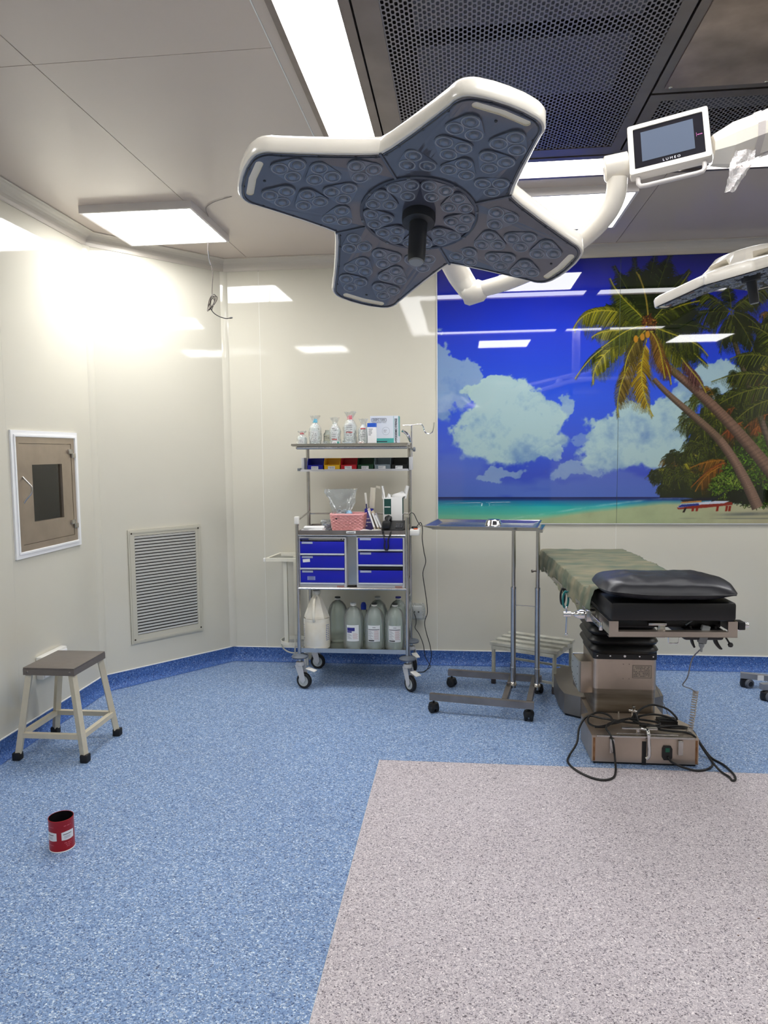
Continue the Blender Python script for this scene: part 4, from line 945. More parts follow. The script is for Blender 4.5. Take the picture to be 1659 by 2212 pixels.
C_cyan = mat('cap_cyan', (60, 190, 226), .3); C_pink = mat('cap_pink', (240, 100, 120), .3)
wrapped(-1.026, 4.60, .031, .085, 'smallest film-wrapped bottle at the left end of the top tray', mat('cap_red', (206, 40, 60), .4), (.15, .5), 1)
wrapped(-.940, 4.61, .037, .172, 'film-wrapped bottle with light blue cap on the top tray', C_cyan, (.16, .55), 2)
wrapped(-.808, 4.60, .033, .160, 'film-wrapped bottle with red-edged label, left of the pink-capped one', None, (.22, .75), 3, red=(0, .08))
wrapped(-.713, 4.62, .041, .192, 'film-wrapped bottle with pink cap, tallest on the top tray', C_pink, (.28, .72), 4, red=(.3, .38))
wrapped(-.624, 4.61, .033, .150, 'film-wrapped bottle with label, between pink-capped bottle and syringe box', None, (.24, .74), 5, red=(.88, .96))
vl = thing('vial', 'short clear vial with pale label, behind the wrapped bottles on the top tray', 'vial', (-.868, 4.66, TZ))
MB().lathe([(0, 0), (.027, 0), (.028, .004), (.028, .075), (.016, .090), (.016, .100), (0, .100)], (-.868, 4.66, TZ), n=20).build('glass', M_water, vl)
l = curved(-.868, 4.66, .0284, D(-130), D(-50), TZ+.03, TZ+.07).build('label', mat('pale_label', (206, 206, 186), .6), vl); strokes(l, -.885, -.85, TZ+.045, TZ+.065, 4.6305, 2, seed=8)
for k, (x, y, w, h, d, lab) in enumerate(((-.865, 4.545, .045, .030, .03, 'crumpled clear film packet in front of the vial'), (-.790, 4.535, .046, .032, .03, 'small flat box with green stripe, in front of the bottles'), (-.715, 4.535, .085, .042, .04, 'clear shallow plastic pack in front of the pink-capped bottle'), (-.935, 4.54, .070, .028, .03, 'clear crinkled packet in front of the blue-capped bottle'), (-.630, 4.535, .052, .036, .03, 'pinkish film packet beside the small medicine carton'))):
    if k == 1:
        t = thing('medicine_packet', lab, 'packet', (x, y, TZ)); MB().box(x-w/2, x+w/2, y-d/2, y+d/2, TZ, TZ+h*.8, .001).build('carton', M_paper, t)
        MB().box(x+.006, x+w/2, y-d/2-.0006, y-d/2, TZ+.003, TZ+h*.75).build('stripe', mat('teal_print', (90, 160, 150), .5), t); strokes(t, x-w*.4, x+.002, TZ+.005, TZ+h*.7, y-d/2-.0002, 3, seed=k)
    else:
        t = thing('film_packet', lab, 'packet', (x, y, TZ)); crumple('film', t, (x, y), w*.5, d*.5, TZ+.001, TZ+h, lambda q: 1-.35*q, 20+k, amp=.3, n=18, rings=6)
        if k == 4: MB().box(x-w*.3, x+w*.3, y-d*.3, y+d*.3, TZ+.002, TZ+h*.6, .004).build('swab', mat('pinkish_swab', (222, 190, 182), .6), t)
        else: MB().box(x-w*.3, x+w*.3, y-d*.25, y+d*.25, TZ+.002, TZ+h*.45, .003).build('contents', mat('pale_contents', (206, 216, 224), .4), t)
# syringe carton
bx = thing('syringe_box', 'large white and teal syringe carton at the right end of the top tray', 'box', (-.485, 4.66, TZ))
BX0, BX1, BF, BB = -.578, -.398, 4.59, 4.70; BZ = TZ+.184
MB().box(BX0, BX1, BF, BB, TZ, BZ).build('carton', mat('carton_white', (214, 220, 230), .5), bx)
M_teal = mat('carton_teal', (70, 168, 164), .5); M_ink = mat('carton_ink', (34, 40, 52), .5)
MB().box(BX0, BX1-.030, BF-.0006, BF, TZ+.001, TZ+.042).build('teal_band', M_teal, bx)
MB().box(BX1-.031, BX1-.029, BF-.0008, BF, TZ+.001, BZ-.001).build('edge_line', M_teal, bx)
MB().box(BX1, BX1+.0008, BF+.001, BB-.001, TZ+.055, BZ-.001).build('side_print', M_teal, bx)
def rrect(x0, x1, y0, y1, r, n=5):
    P = []
    for cx, cy, a in ((x1-r, y0+r, -PI/2), (x1-r, y1-r, 0), (x0+r, y1-r, PI/2), (x0+r, y0+r, PI)):
        P += [(cx+r*math.cos(a+PI/2*k/n), cy+r*math.sin(a+PI/2*k/n)) for k in range(n+1)]
    return P
MF = T(0, BF-.0002, 0) @ FRONT
MB().plate(rrect(-.571, -.473, BZ-.038, BZ-.014, .008), [rrect(-.569, -.475, BZ-.036, BZ-.016, .006)[::1]], 0, .0006, MF).build('name_outline', M_ink, bx)
text('DISPO VAN', .0165, M_ink, bx, T(-.522, BF-.0004, BZ-.026) @ FRONT, bold=.0003, sx=.95)
text('HYPODERMIC SYRINGE', .0215, M_ink, bx, T(BX1-.0145, BF-.0006, TZ+.090) @ FRONT @ RZ(PI/2), bold=.0004, sx=.68)
strokes(bx, -.571, -.475, BZ-.046, BZ-.041, BF-.0003, 1, M_ink, 3, 5)
MB().plate([(-.478+.025*math.cos(a), TZ+.088+.025*math.sin(a)) for a in [2*PI*i/24 for i in range(24)]], [[(-.478+.0235*math.cos(a), TZ+.088+.0235*math.sin(a)) for a in [2*PI*i/24 for i in range(24)]]], 0, .0004, MF).build('round_seal', mat('seal_grey', (150, 160, 170), .5), bx)
strokes(bx, -.492, -.464, TZ+.078, TZ+.098, BF-.0003, 2, M_ink, 4, 4)
MB().box(-.545, -.470, BF-.0016, BF-.0006, TZ+.018, TZ+.024).build('printed_syringe', M_ink, bx)
mc = thing('medicine_carton', 'narrow white carton with blue top, in front of the syringe box', 'box', (-.562, 4.555, TZ))
MB().box(-.589, -.536, 4.53, 4.578, TZ, TZ+.137, .0006).build('carton', M_paper, mc)
MB().box(-.5895, -.5355, 4.5294, 4.5786, TZ+.112, TZ+.1373).build('blue_top', mat('carton_blue', (30, 90, 200), .5), mc)
for k, w_ in enumerate((.7, .55, .6, .4)): MB().box(-.583, -.583+.04*w_, 4.5288, 4.5298, TZ+.098-k*.012, TZ+.101-k*.012).build('print_line', M_print, mc)

# ---- middle tray
WZ = .9945
pk = thing('dressing_packs', 'flat white dressing packs stacked on the left of the work tray', 'packet', (-.945, 4.50, WZ))
for k, (a, x, y, w, d) in enumerate(((0.05, -.936, 4.50, .145, .10), (-.08, -.938, 4.495, .14, .09), (.12, -.935, 4.50, .13, .09))):
    MB().box(-w/2, w/2, -d/2, d/2, WZ+k*.0125, WZ+k*.0125+.012, .003, T(x, y, 0) @ RZ(a)).build('pack', M_paper, pk)
cp = thing('clear_cup', 'small clear plastic cup behind the white packs', 'cup', (-.905, 4.66, WZ)); MB().lathe([(0, 0), (.016, 0), (.020, .05), (.019, .05), (.0155, .002), (0, .002)], (-.905, 4.66, WZ), n=18).build('cup', M_water, cp)
MB().lathe([(0, .052), (.019, .052), (.019, .06), (0, .062)], (-.905, 4.66, WZ), n=16).build('lid', M_paper, cp)
tb = thing('tubing_pack', 'crumpled clear pack of tubing left of the pink basket', 'packet', (-.855, 4.56, WZ)); crumple('film', tb, (-.868, 4.57), .036, .05, WZ+.001, WZ+.075, lambda q: 1-.25*q*q, 31, m=M_film2, amp=.3)
for k in range(3):
    MB().tube([(-.868+.022*math.cos(t+k), 4.57+.026*math.sin(t+k), WZ+.012+k*.014+.004*math.sin(3*t)) for t in [2*PI*i/12 for i in range(12)]], .003, 6, closed=True, steps=3).build('tubing', mat('tube_bluegrey', (120, 136, 160), .4), tb)
# pink woven basket
bk = thing('basket', 'pink woven plastic basket on the trolley\'s work tray', 'basket', (-.722, 4.56, WZ))
M_pnk = mat('basket_pink', (236, 172, 172), .45)
def bring(z, grow, o, n=96, amp=0.0, ph=0, top=False):
    hw = .098+grow*.012; hd = .062+grow*.012; pts = []
    for i in range(n):
        a = 2*PI*i/n; c, s_ = math.cos(a), math.sin(a); k = (abs(c)**5+abs(s_)**5)**(-.2)
        w_ = 1+amp*math.sin(i*PI*24/n*2+ph); pts.append((-.722+hw*k*c*w_, 4.56+hd*k*s_*w_, z))
    return pts
wv = MB(); NR = 11
for r in range(NR):
    t = r/(NR-1); wv.tube(bring(WZ+.006+t*.100, t, 0, 48*4, .022, PI*(r % 2)), .0050, 5, smooth=False, closed=True)
w_ = wv.build('woven_strands', M_pnk, bk); w_['kind'] = 'stuff'
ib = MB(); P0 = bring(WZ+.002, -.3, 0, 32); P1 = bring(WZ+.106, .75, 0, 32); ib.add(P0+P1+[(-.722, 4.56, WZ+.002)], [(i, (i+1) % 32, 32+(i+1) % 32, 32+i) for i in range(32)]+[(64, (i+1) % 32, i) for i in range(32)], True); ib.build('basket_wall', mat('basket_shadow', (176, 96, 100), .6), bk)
MB().tube(bring(WZ+.113, 1.05, 0, 32), .0065, 7, smooth=False, closed=True).build('rim', M_pnk, bk)
MB().lathe([(0, .002), (.013, .001), (.014, 0)], (-.782, 4.487, WZ+.088), (0, -1, 0), 12, sy=.45).build('grip_hole', M_black, bk)
bg = thing('plastic_bag', 'open clear plastic bag of tubing standing in the pink basket', 'bag', (-.765, 4.57, WZ+.05))
crumple('bag_film', bg, (-.768, 4.57), .072, .045, WZ+.06, WZ+.272, lambda q: .72+.62*q-.1*math.sin(q*5), 41, m=M_film2, amp=.16, n=30, rings=14)
for k in range(5):
    MB().tube([(-.768+(.040-.004*k)*math.cos(t+k), 4.565+.028*math.sin(t+k), WZ+.108+k*.006+.006*math.sin(2*t+k)) for t in [2*PI*i/12 for i in range(12)]], .0035, 6, closed=True, steps=3).build('tubing', mat('tube_white', (216, 226, 234), .3), bg)
MB().lathe([(0, 0), (.02, .004), (.026, .018), (.016, .032), (0, .036)], (-.722, 4.56, WZ+.10), n=14).build('mask', mat('mask_blue', (150, 196, 228), .35), bg)
bc = thing('blue_carton', 'tall blue and lavender carton behind the pink basket', 'box', (-.592, 4.63, WZ))
MB().box(-.622, -.572, 4.60, 4.66, WZ, WZ+.140, .001).build('carton', mat('carton_lav', (96, 92, 160), .5), bc); MB().box(-.6225, -.5715, 4.5992, 4.6608, WZ+.11, WZ+.141).build('top_band', mat('carton_navy', (24, 30, 140), .5), bc)
strokes(bc, -.615, -.58, WZ+.02, WZ+.09, 4.5995, 3, M_paper, 5)
for nm, lab, x, y, w_, z0, z1, a, m in (('syringe_pack', 'tall narrow white peel pack standing in the blue carton', -.612, 4.63, .013, .12, .222, -.08, mat('peel_white', (224, 222, 214), .4)), ('glove_pack', 'tall cream peel pack with torn top standing by the blue carton', -.578, 4.63, .034, .12, .255, .07, mat('peel_cream', (208, 202, 186), .5))):
    t = thing(nm, lab, 'packet', (x, y, WZ+z0)); MB().box(-w_/2, w_/2, -.006, .006, 0, z1-z0, .002, T(x, y, WZ+z0+.022) @ RY(a)).build('pack', m, t)
    if nm == 'glove_pack': MB().box(-.010, .018, -.002, .002, z1-z0, z1-z0+.016, .0015, T(x, y, WZ+z0+.022) @ RY(a+.2)).build('torn_flap', m, t)
    else: MB().box(-.004, .004, -.0085, -.0065, .0, .03, .001, T(x, y, WZ+z0+.022) @ RY(a)).build('print', mat('navy_print', (30, 36, 90), .5), t)
for k, (x, a, h_, lab) in enumerate(((-.580, -.32, .135, 'thin tan carton leaning right of the basket, front one'), (-.556, -.36, .120, 'thin tan carton leaning behind the front one'), (-.538, -.42, .105, 'thin grey carton leaning nearest the phone'))):
    t = thing('thin_carton', lab, 'box', (x+.02, 4.52, WZ)); c = [(196, 184, 166), (188, 172, 150), (150, 146, 150)][k]
    MB().box(-.005, .005, -.030, .030, 0, h_, .0008, T(x+.036, 4.52+k*.004, WZ+.022) @ RY(a)).build('carton', mat('tan_board_%s' % 'abc'[k], c, .6), t)
    MB().box(-.0056, .0056, -.0306, -.0295, h_*.1, h_*.9, 0, T(x+.036, 4.52+k*.004, WZ+.022) @ RY(a)).build('edge', M_paper, t)
t = thing('white_boxes', 'small white plastic boxes lying under the leaning cartons', 'box', (-.565, 4.47, WZ))
MB().box(-.035, .035, -.02, .02, 0, .016, .002, T(-.580, 4.47, WZ) @ RZ(.1)).build('box_part', M_white, t); MB().box(-.028, .028, -.02, .02, 0, .020, .002, T(-.530, 4.475, WZ) @ RZ(.25)).build('box_part', M_white, t)
t = thing('instruction_sheet', 'folded paper sheet lying in front of the basket', 'paper', (-.64, 4.47, WZ)); MB().grid(lambda u, v: (-.68+.11*u, 4.46+.05*v+.01*u, WZ+.002+.014*math.sin(u*3)*v+.006*u), 8, 3).build('sheet', M_paper, t)
# glove box
gb = thing('glove_box', 'white and green glove box with torn top standing behind the telephone', 'box', (-.435, 4.64, WZ))
M_gb = mat('glove_white', (222, 222, 220), .5); M_gg = mat('glove_green', (18, 70, 64), .5)
MB().box(-.502, -.378, 4.60, 4.69, WZ, WZ+.212, .001).build('carton', M_gb, gb)
MB().box(-.495, -.450, 4.599, 4.6006, WZ+.105, WZ+.205).build('green_panel', M_gg, gb); MB().box(-.492, -.455, 4.598, 4.5992, WZ+.150, WZ+.156).build('print_line', M_paper, gb)
MB().box(-.378, -.3765, 4.602, 4.688, WZ+.105, WZ+.21).build('green_side', M_gg, gb); 
MB().box(-.3775, -.3768, 4.603, 4.687, WZ+.03, WZ+.10).build('barcode', M_print, gb)
for (x, y, w_, h_, a, b) in ((-.500, 4.62, .020, .085, -.1, .25), (-.470, 4.61, .028, .035, .3, .5), (-.40, 4.64, .10, .04, -.38, .3), (-.372, 4.66, .03, .085, .3, .1)):
    MB().grid(lambda u, v: ((u-.5)*w_*(1-.25*v), .006*math.sin(u*6+v*4), v*h_), 6, 6, M=T(x, y, WZ+.205) @ RY(a) @ RX(-b)).build('torn_flap', M_gb, gb)
# telephone
ph = thing('telephone', 'black desk telephone with coiled cord on the right of the work tray', 'telephone', (-.43, 4.49, WZ))
P = MB(); P.add([(x, y, z) for x in (-.496, -.360) for (y, z) in ((4.435, WZ), (4.435, WZ+.022), (4.590, WZ+.066), (4.590, WZ))], [(0, 1, 2, 3), (7, 6, 5, 4), (0, 4, 5, 1), (1, 5, 6, 2), (2, 6, 7, 3), (3, 7, 4, 0)]); P.build('phone_base', M_black, ph)
MK = T(-.393, 4.50, WZ+.0415) @ RX(math.atan2(.044, .155))
for r in range(4):
    for c in range(3): MB().box(-.018+c*.016, -.007+c*.016, -.036+r*.020, -.024+r*.020, 0, .004, .001, MK).build('key', mat('key_grey', (70, 72, 76), .4), ph)
MB().tube([(-.462, 4.437, WZ+.052), (-.464, 4.47, WZ+.072), (-.464, 4.52, WZ+.082), (-.463, 4.57, WZ+.088)], [.017, .013, .012, .016], 12).build('handset', M_black, ph)
MB().box(-.492, -.440, 4.420, 4.462, WZ+.030, WZ+.078, .012).build('earpiece', M_black, ph); MB().box(-.489, -.443, 4.560, 4.598, WZ+.062, WZ+.098, .012).build('mouthpiece', M_black, ph)
def helix(path, r, turns, n=14):
    """points of a coil wound round a smooth path"""
    P = [Vector(p) for p in path]; out = []; m = int(turns*n)
    L = len(P)-1
    for i in range(m+1):
        t = i/m*L; k = min(int(t), L-1); f = t-k
        a = P[max(k-1, 0)]; b = P[k]; c = P[k+1]; d = P[min(k+2, L)]
        q = .5*((2*b)+(c-a)*f+(2*a-5*b+4*c-d)*f*f+(3*b-a-3*c+d)*f**3)
        tg = (c-b).normalized(); u = tg.orthogonal().normalized() if abs(tg.y) > .95 else tg.cross(Vector((0, 1, 0))).normalized(); v = tg.cross(u)
        an = i/m*turns*2*PI; out.append(q+r*(math.cos(an)*u+math.sin(an)*v))
    return out
MB().tube(helix([(-.487, 4.425, WZ+.028), (-.482, 4.408, WZ+.005), (-.472, 4.400, .955), (-.474, 4.398, .915), (-.462, 4.396, .893), (-.449, 4.398, .915), (-.452, 4.400, .950), (-.440, 4.404, .985), (-.432, 4.425, WZ+.018)], .0052, 46, 8), .0017, 5, smooth=False).build('coiled_cord', M_black, ph)

# ---- base shelf: jug and saline bottles
SZ0 = .2438
jg = thing('jug', 'white plastic jug with moulded handle on the trolley\'s bottom shelf', 'jug', (-.929, 4.50, SZ0))
M_jug = mat('jug_plastic', (236, 233, 222), .4, col2=(226, 218, 198), vs=9)
MB().lathe([(0, 0), (.074, 0), (.082, .006), (.084, .02), (.083, .025), (.085, .03), (.085, .175), (.0835, .18), (.085, .186), (.083, .20)], (-.929, 4.50, SZ0), n=36).build('jug_body', M_jug, jg)
sh = MB(); P = [(.083, .20), (.080, .215), (.060, .265), (.040, .315), (.026, .335), (.021, .340), (.020, .352), (0, .352)]; sh.lathe(P, (-.929, 4.50, SZ0), n=8); sh.sm = [False]*len(sh.f); sh.build('jug_shoulder', M_jug, jg)
MB().lathe([(.023, .350), (.026, .352), (.026, .372), (.022, .376), (0, .376)], (-.929, 4.50, SZ0), n=20).build('cap', M_jug, jg)
MB().tube([(-.929, 4.470, SZ0+.335), (-.929, 4.430, SZ0+.325), (-.929, 4.408, SZ0+.27), (-.929, 4.402, SZ0+.215), (-.929, 4.418, SZ0+.188)], .0095, 8).build('handle', M_jug, jg)
for a0, a1 in ((D(-172), D(-142)), (D(-38), D(-10))):
    for k in range(9):
        for q in range(2):
            b0 = a0+(a1-a0)*(q*.45+random.uniform(0, .08)); curved(-.929, 4.50, .0854, b0, b0+(a1-a0)*random.uniform(.25, .42), SZ0+.06+k*.012, SZ0+.0645+k*.012, 4).build('print_line', mat('jug_print', (110, 120, 160), .6), jg)
M_sal = clear('saline', (234, 242, 237), .2, .05, .27)
M_glab = mat('label_white', (226, 228, 228), .5)
def bottle(x, y, label, capc, lab=True, h=.298, r=.0655, kind='a', nm='saline_bottle'):
    t = thing(nm, label, 'bottle', (x, y, SZ0), 'clear fluid bottles on the bottom shelf')
    prof = [(0, .002), (r*.82, 0), (r*.97, .010), (r, .022), (r, .175), (r*.985, .195), (r*.92, .218), (r*.78, .242), (r*.55, .262), (r*.32, .272), (.014, .275), (.013, .285)]
    MB().lathe(prof, (x, y, SZ0), n=32).build('bottle_body', M_sal, t)
    MB().lathe([(.0145, .279), (.019, .281), (.019, .288), (.016, .290)], (x, y, SZ0), n=18).build('collar', M_white, t)
    MB().lathe([(.017, .288), (.0195, .290), (.0185, h), (0, h+.001)], (x, y, SZ0), n=18).build('cap', capc, t)
    if lab:
        l = curved(x, y, r+.0005, D(-122), D(-52), SZ0+.062, SZ0+.166).build('label', M_glab, t)
        def arc(a0, a1, z0, z1, m): curved(x, y, r+.0012, D(a0), D(a1), SZ0+z0, SZ0+z1, 6).build('print_line', m, l)
        if kind == 'a': arc(-119, -76, .128, .150, mat('label_navy', (40, 40, 130), .5)); arc(-119, -92, .118, .126, mat('label_navy', (40, 40, 130), .5))
        else: arc(-119, -56, .138, .142, M_print); arc(-95, -78, .152, .155, M_print); arc(-119, -86, .066, .073, M_black)
        for k in range(9 if kind == 'b' else 6):
            z_ = .078+k*.0065
            arc(-119, -92-6*(k % 3), z_, z_+.0022, mat('print_mid', (150, 150, 160), .6)); arc(-86, -58-5*(k % 2), z_, z_+.0022, mat('print_pinkish', (200, 160, 160), .6))
    return t
K = mat('cap_dark', (40, 44, 44), .4); KG = mat('cap_grey', (170, 176, 176), .4); KB = mat('cap_navy', (30, 40, 150), .4)
bottle(-.689, 4.495, 'clear fluid bottle with navy-banded label, next to the white jug', KG)
bottle(-.553, 4.492, 'clear fluid bottle with black-printed label, middle of the front row', K, kind='b')
bottle(-.421, 4.490, 'clear fluid bottle with black-printed label, at the right end of the front row', K, kind='b')
bottle(-.823, 4.68, 'clear fluid bottle without front label, behind the jug', K, False)
bottle(-.556, 4.70, 'clear fluid bottle with grey cap at the rear, behind the middle bottle', KG, False)
bottle(-.418, 4.70, 'clear fluid bottle with navy cap at the rear right', KB, False)
t = thing('spray_bottle', 'slim bottle with rounded blue cap at the back of the bottom shelf', 'bottle', (-.654, 4.72, SZ0)); MB().lathe([(0, 0), (.026, 0), (.028, .01), (.028, .19), (.016, .21), (.016, .22), (0, .22)], (-.654, 4.72, SZ0), n=20).build('bottle_body', M_water, t)
MB().lathe([(.017, .205), (.019, .207), (.019, .235), (.012, .252), (0, .256)], (-.654, 4.72, SZ0), n=18).build('cap', mat('cap_blue', (20, 60, 200), .35), t)
t = thing('film_bag', 'crinkled clear plastic bag draped behind the right-hand bottles', 'bag', (-.36, 4.62, SZ0+.3)); crumple('bag_film', t, (-.338, 4.60), .013, .05, SZ0+.10, SZ0+.33, lambda q: .75+.4*math.sin(q*3), 51, m=M_film2, amp=.35, n=26, rings=14)

# ---- wall socket and cables right of the trolley
ws = thing('wall_outlet', 'white double wall outlet wrapped in film, right of the trolley', 'socket', (-.31, YB, .34))
MB().box(-.350, -.272, YB-.036, YB-.0005, .335, .420, .004).build('outlet_box', M_white, ws)
for x in (-.335, -.305): MB().box(x, x+.012, YB-.038, YB-.0355, .375, .386, .001).build('socket_hole', M_black, ws)
crumple('film', ws, (-.30, YB-.045), .050, .026, .33, .445, lambda q: 1-.3*q, 61, m=M_film2, amp=.3, n=18, rings=8)
cb = thing('mains_lead', 'thin black power lead hanging from the extension socket to the floor', 'cable', (-.25, 4.7, 0))
MB().tube([(-.285, 4.58, 1.022), (-.262, 4.62, 1.045), (-.252, 4.66, 1.00), (-.256, 4.70, .93), (-.246, 4.72, .84), (-.236, 4.74, .77), (-.256, 4.76, .69), (-.246, 4.80, .58), (-.236, 4.84, .48), (-.232, 4.86, .40), (-.252, 4.87, .33), (-.240, 4.86, .26), (-.214, 4.85, .17), (-.206, 4.84, .10), (-.222, 4.82, .04), (-.25, 4.80, .006), (-.32, 4.78, .004)], .0028, 6).build('lead', M_cable, cb)
MB().tube([(-.333, YB-.044, .380), (-.315, 4.90, .355), (-.312, 4.88, .32), (-.318, 4.87, .29), (-.290, 4.86, .25), (-.262, 4.85, .18), (-.248, 4.84, .10), (-.225, 4.83, .06), (-.215, 4.82, .03), (-.26, 4.79, .005)], .0028, 6).build('lead', M_cable, cb)
MB().tube([(-.355, 4.60, WZ+.03), (-.335, 4.64, 1.095), (-.310, 4.66, 1.10), (-.285, 4.66, 1.05), (-.262, 4.64, 1.02)], .0025, 6).build('lead', M_cable, cb)

# ------------------------------------------------------------------ Mayo stand
my = thing('mayo_stand', 'stainless Mayo tray stand on castors, left of the operating table', 'stand', (.14, 4.25, 0))
AY = -.165; u = Vector((math.cos(AY), math.sin(AY), 0)); v = Vector((-u.y, u.x, 0))
def mp(o, a, b, z): return Vector((o[0], o[1], 0))+u*a+v*b+Vector((0, 0, z))
O = (-.182, 4.055); RL = .59; BD = .475
rz = .092
MB().bar(mp(O, 0, 0, rz), mp(O, RL, 0, rz-.004), .030, .038).build('base_rail', M_dull, my)
MB().bar(mp(O, .02, BD, rz), mp(O, RL+.015, BD, rz), .030, .038).build('base_rail', M_dull, my)
for a in (.425, .562): MB().bar(mp(O, a, .015, rz), mp(O, a, BD-.015, rz), .030, .036).build('cross_rail', M_dull, my)
for k, (a, b) in enumerate(((.022, 0), (RL-.028, 0), (.042, BD), (RL-.005, BD))):
    c = MB().cyl(mp(O, a, b, .05), mp(O, a, b, .076), .006, n=10).build('castor', M_black, my); p = mp(O, a, b, 0); ax = Matrix.Rotation([.4, -.3, .9, .2][k], 3, 'Z') @ Vector((1, .15, 0))
    for s_ in (-1, 1): MB().lathe([(0, -.010), (.022, -.010), (.0268, -.006), (.0268, .006), (.022, .010), (0, .010)], p+ax.normalized()*.015*s_+Vector((0, 0, .027)), ax, 20).build('wheel', M_rub, c)
    MB().lathe([(.029, 0), (.031, .018), (.026, .030), (0, .032)], p+Vector((0, 0, .026)), (0, 0, 1), 14).build('hood', M_black, c)
posts = [(.306, 4.25), (.444, 4.227)]
for (x, y) in posts:
    MB().lathe([(.0155, .09), (.0155, .685), (.0165, .687), (.0165, .700), (.0125, .701)], (x, y, 0), n=16).build('outer_tube', M_steel, my)
    MB().cyl((x, y, .69), (x, y, 1.042), .0120, n=14).build('inner_tube', M_steel, my)
    MB().lathe([(.016, .215), (.0168, .216), (.0168, .219), (.016, .220)], (x, y, 0), n=16).build('collar', M_chrome, my)
    MB().lathe([(.022, .108), (.019, .125), (.0155, .128)], (x, y, 0), n=16).build('foot_collar', M_steel, my)
MB().tube([(posts[0][0], posts[0][1], .591), (posts[1][0], posts[1][1], .588)], .0022, 6, smooth=False).build('tie_rod', M_steel, my)
for (x, y), z_ in ((posts[1], .80), (posts[0], .12)): MB().lathe([(.005, 0), (.005, .018), (.009, .020), (.009, .028), (0, .030)], (x-.010, y-.004, z_), (-1, -.3, 0), 12).build('lock_screw', M_dark, my)
OT = (-.222, 4.085)
def tp(a, b, z): return mp(OT, a, b, z)
TW, TD = .645, .42
MB().bar(tp(.02, .19, 1.048), tp(TW+.022, .19, 1.050), .022, .018).build('support_bar', M_steel, my)
MB().bar(tp(TW+.012, .08, 1.052), tp(TW+.012, TD-.06, 1.052), .022, .018).build('support_bar', M_steel, my)
ty = thing('instrument_tray', 'shallow stainless instrument tray resting on the Mayo stand', 'tray', tuple(tp(TW/2, TD/2, 1.058)))
tm = MB(); loops = [(0, 0, 1.078), (.012, .012, 1.079), (.014, .014, 1.077), (.045, .040, 1.062), (.047, .042, 1.0615)]
rings = []
vs = []
for (ia, ib_, z_) in loops: vs += [tp(ia, ib_, z_), tp(TW-ia, ib_, z_+.002), tp(TW-ia, TD-ib_, z_+.004), tp(ia, TD-ib_, z_+.002)]
lo = [(.046, .041, 1.0588), (.0, .0, 1.0765)]
for (ia, ib_, z_) in lo: vs += [tp(ia, ib_, z_), tp(TW-ia, ib_, z_+.002), tp(TW-ia, TD-ib_, z_+.004), tp(ia, TD-ib_, z_+.002)]
fs = []
for k in (0, 1, 2, 3): fs += [(4*k+i, 4*k+(i+1) % 4, 4*k+4+(i+1) % 4, 4*k+4+i) for i in range(4)]
fs += [(16, 17, 18, 19), (20, 21, 22, 23)]+[(20+i, 20+(i+1) % 4, 24+(i+1) % 4, 24+i) for i in range(4)]+[(24+i, 24+(i+1) % 4, (i+1) % 4, i) for i in range(4)]
tm.add(vs, fs); tm.build('tray', M_steel, ty)
bw = thing('steel_bowl', 'small steel bowl upside down on the instrument tray', 'bowl', tuple(tp(.375, .25, 1.064)))
MB().lathe([(.052, 0), (.053, .002), (.049, .006), (.044, .026), (.036, .034), (0, .036)], tp(.375, .25, 1.0645), n=28).build('bowl', M_chrome, bw)

# ------------------------------------------------------------------ slatted step stool
sp = thing('step_stool', 'white slatted step stool behind the Mayo stand', 'stool', (.465, 4.655, 0))
AS = D(-26.5); ua = Vector((math.cos(AS), math.sin(AS), 0)); va = Vector((-ua.y, ua.x, 0)); C0 = Vector((.458, 4.655, 0))
def ssp(a, b, z): return C0+ua*a+va*b+Vector((0, 0, z))
SL, SW = .225, .175; HZ = .272
M_slat = mat('worn_white_paint', (206, 206, 194), .45, col2=(176, 174, 160), vs=14)
for k in range(4):
    b = -SW+.030+k*(2*SW-.060)/3
    MB().bar(ssp(-SL, b, HZ-.009), ssp(SL, b, HZ-.009), .052, .018).build('slat', M_slat, sp)
for a in (-SL+.02, SL-.02): MB().bar(ssp(a, -SW+.01, HZ-.032), ssp(a, SW-.01, HZ-.032), .022, .026).build('apron', M_slat, sp)
for b in (-SW+.012, SW-.012): MB().bar(ssp(-SL+.02, b, HZ-.032), ssp(SL-.02, b, HZ-.032), .020, .022).build('apron', M_slat, sp)
for a in (-1, 1):
    for b in (-1, 1):
        l = MB().cyl(ssp(a*(SL-.022), b*(SW-.018), .02), ssp(a*(SL-.022), b*(SW-.018), HZ-.02), .0125, n=12).build('leg', M_slat, sp)
        MB().cyl(ssp(a*(SL-.022), b*(SW-.018), 0), ssp(a*(SL-.022), b*(SW-.018), .045), .0155, n=12).build('rubber_foot', mat('foot_brown', (70, 64, 66), .7), l)
MB().bar(ssp(-SL+.022, SW-.018, .085), ssp(SL-.022, SW-.018, .085), .012, .014).build('stretcher', M_slat, sp)
MB().bar(ssp(-SL+.022, -SW+.018, .065), ssp(SL-.022, -SW+.018, .065), .012, .014).build('stretcher', M_slat, sp)

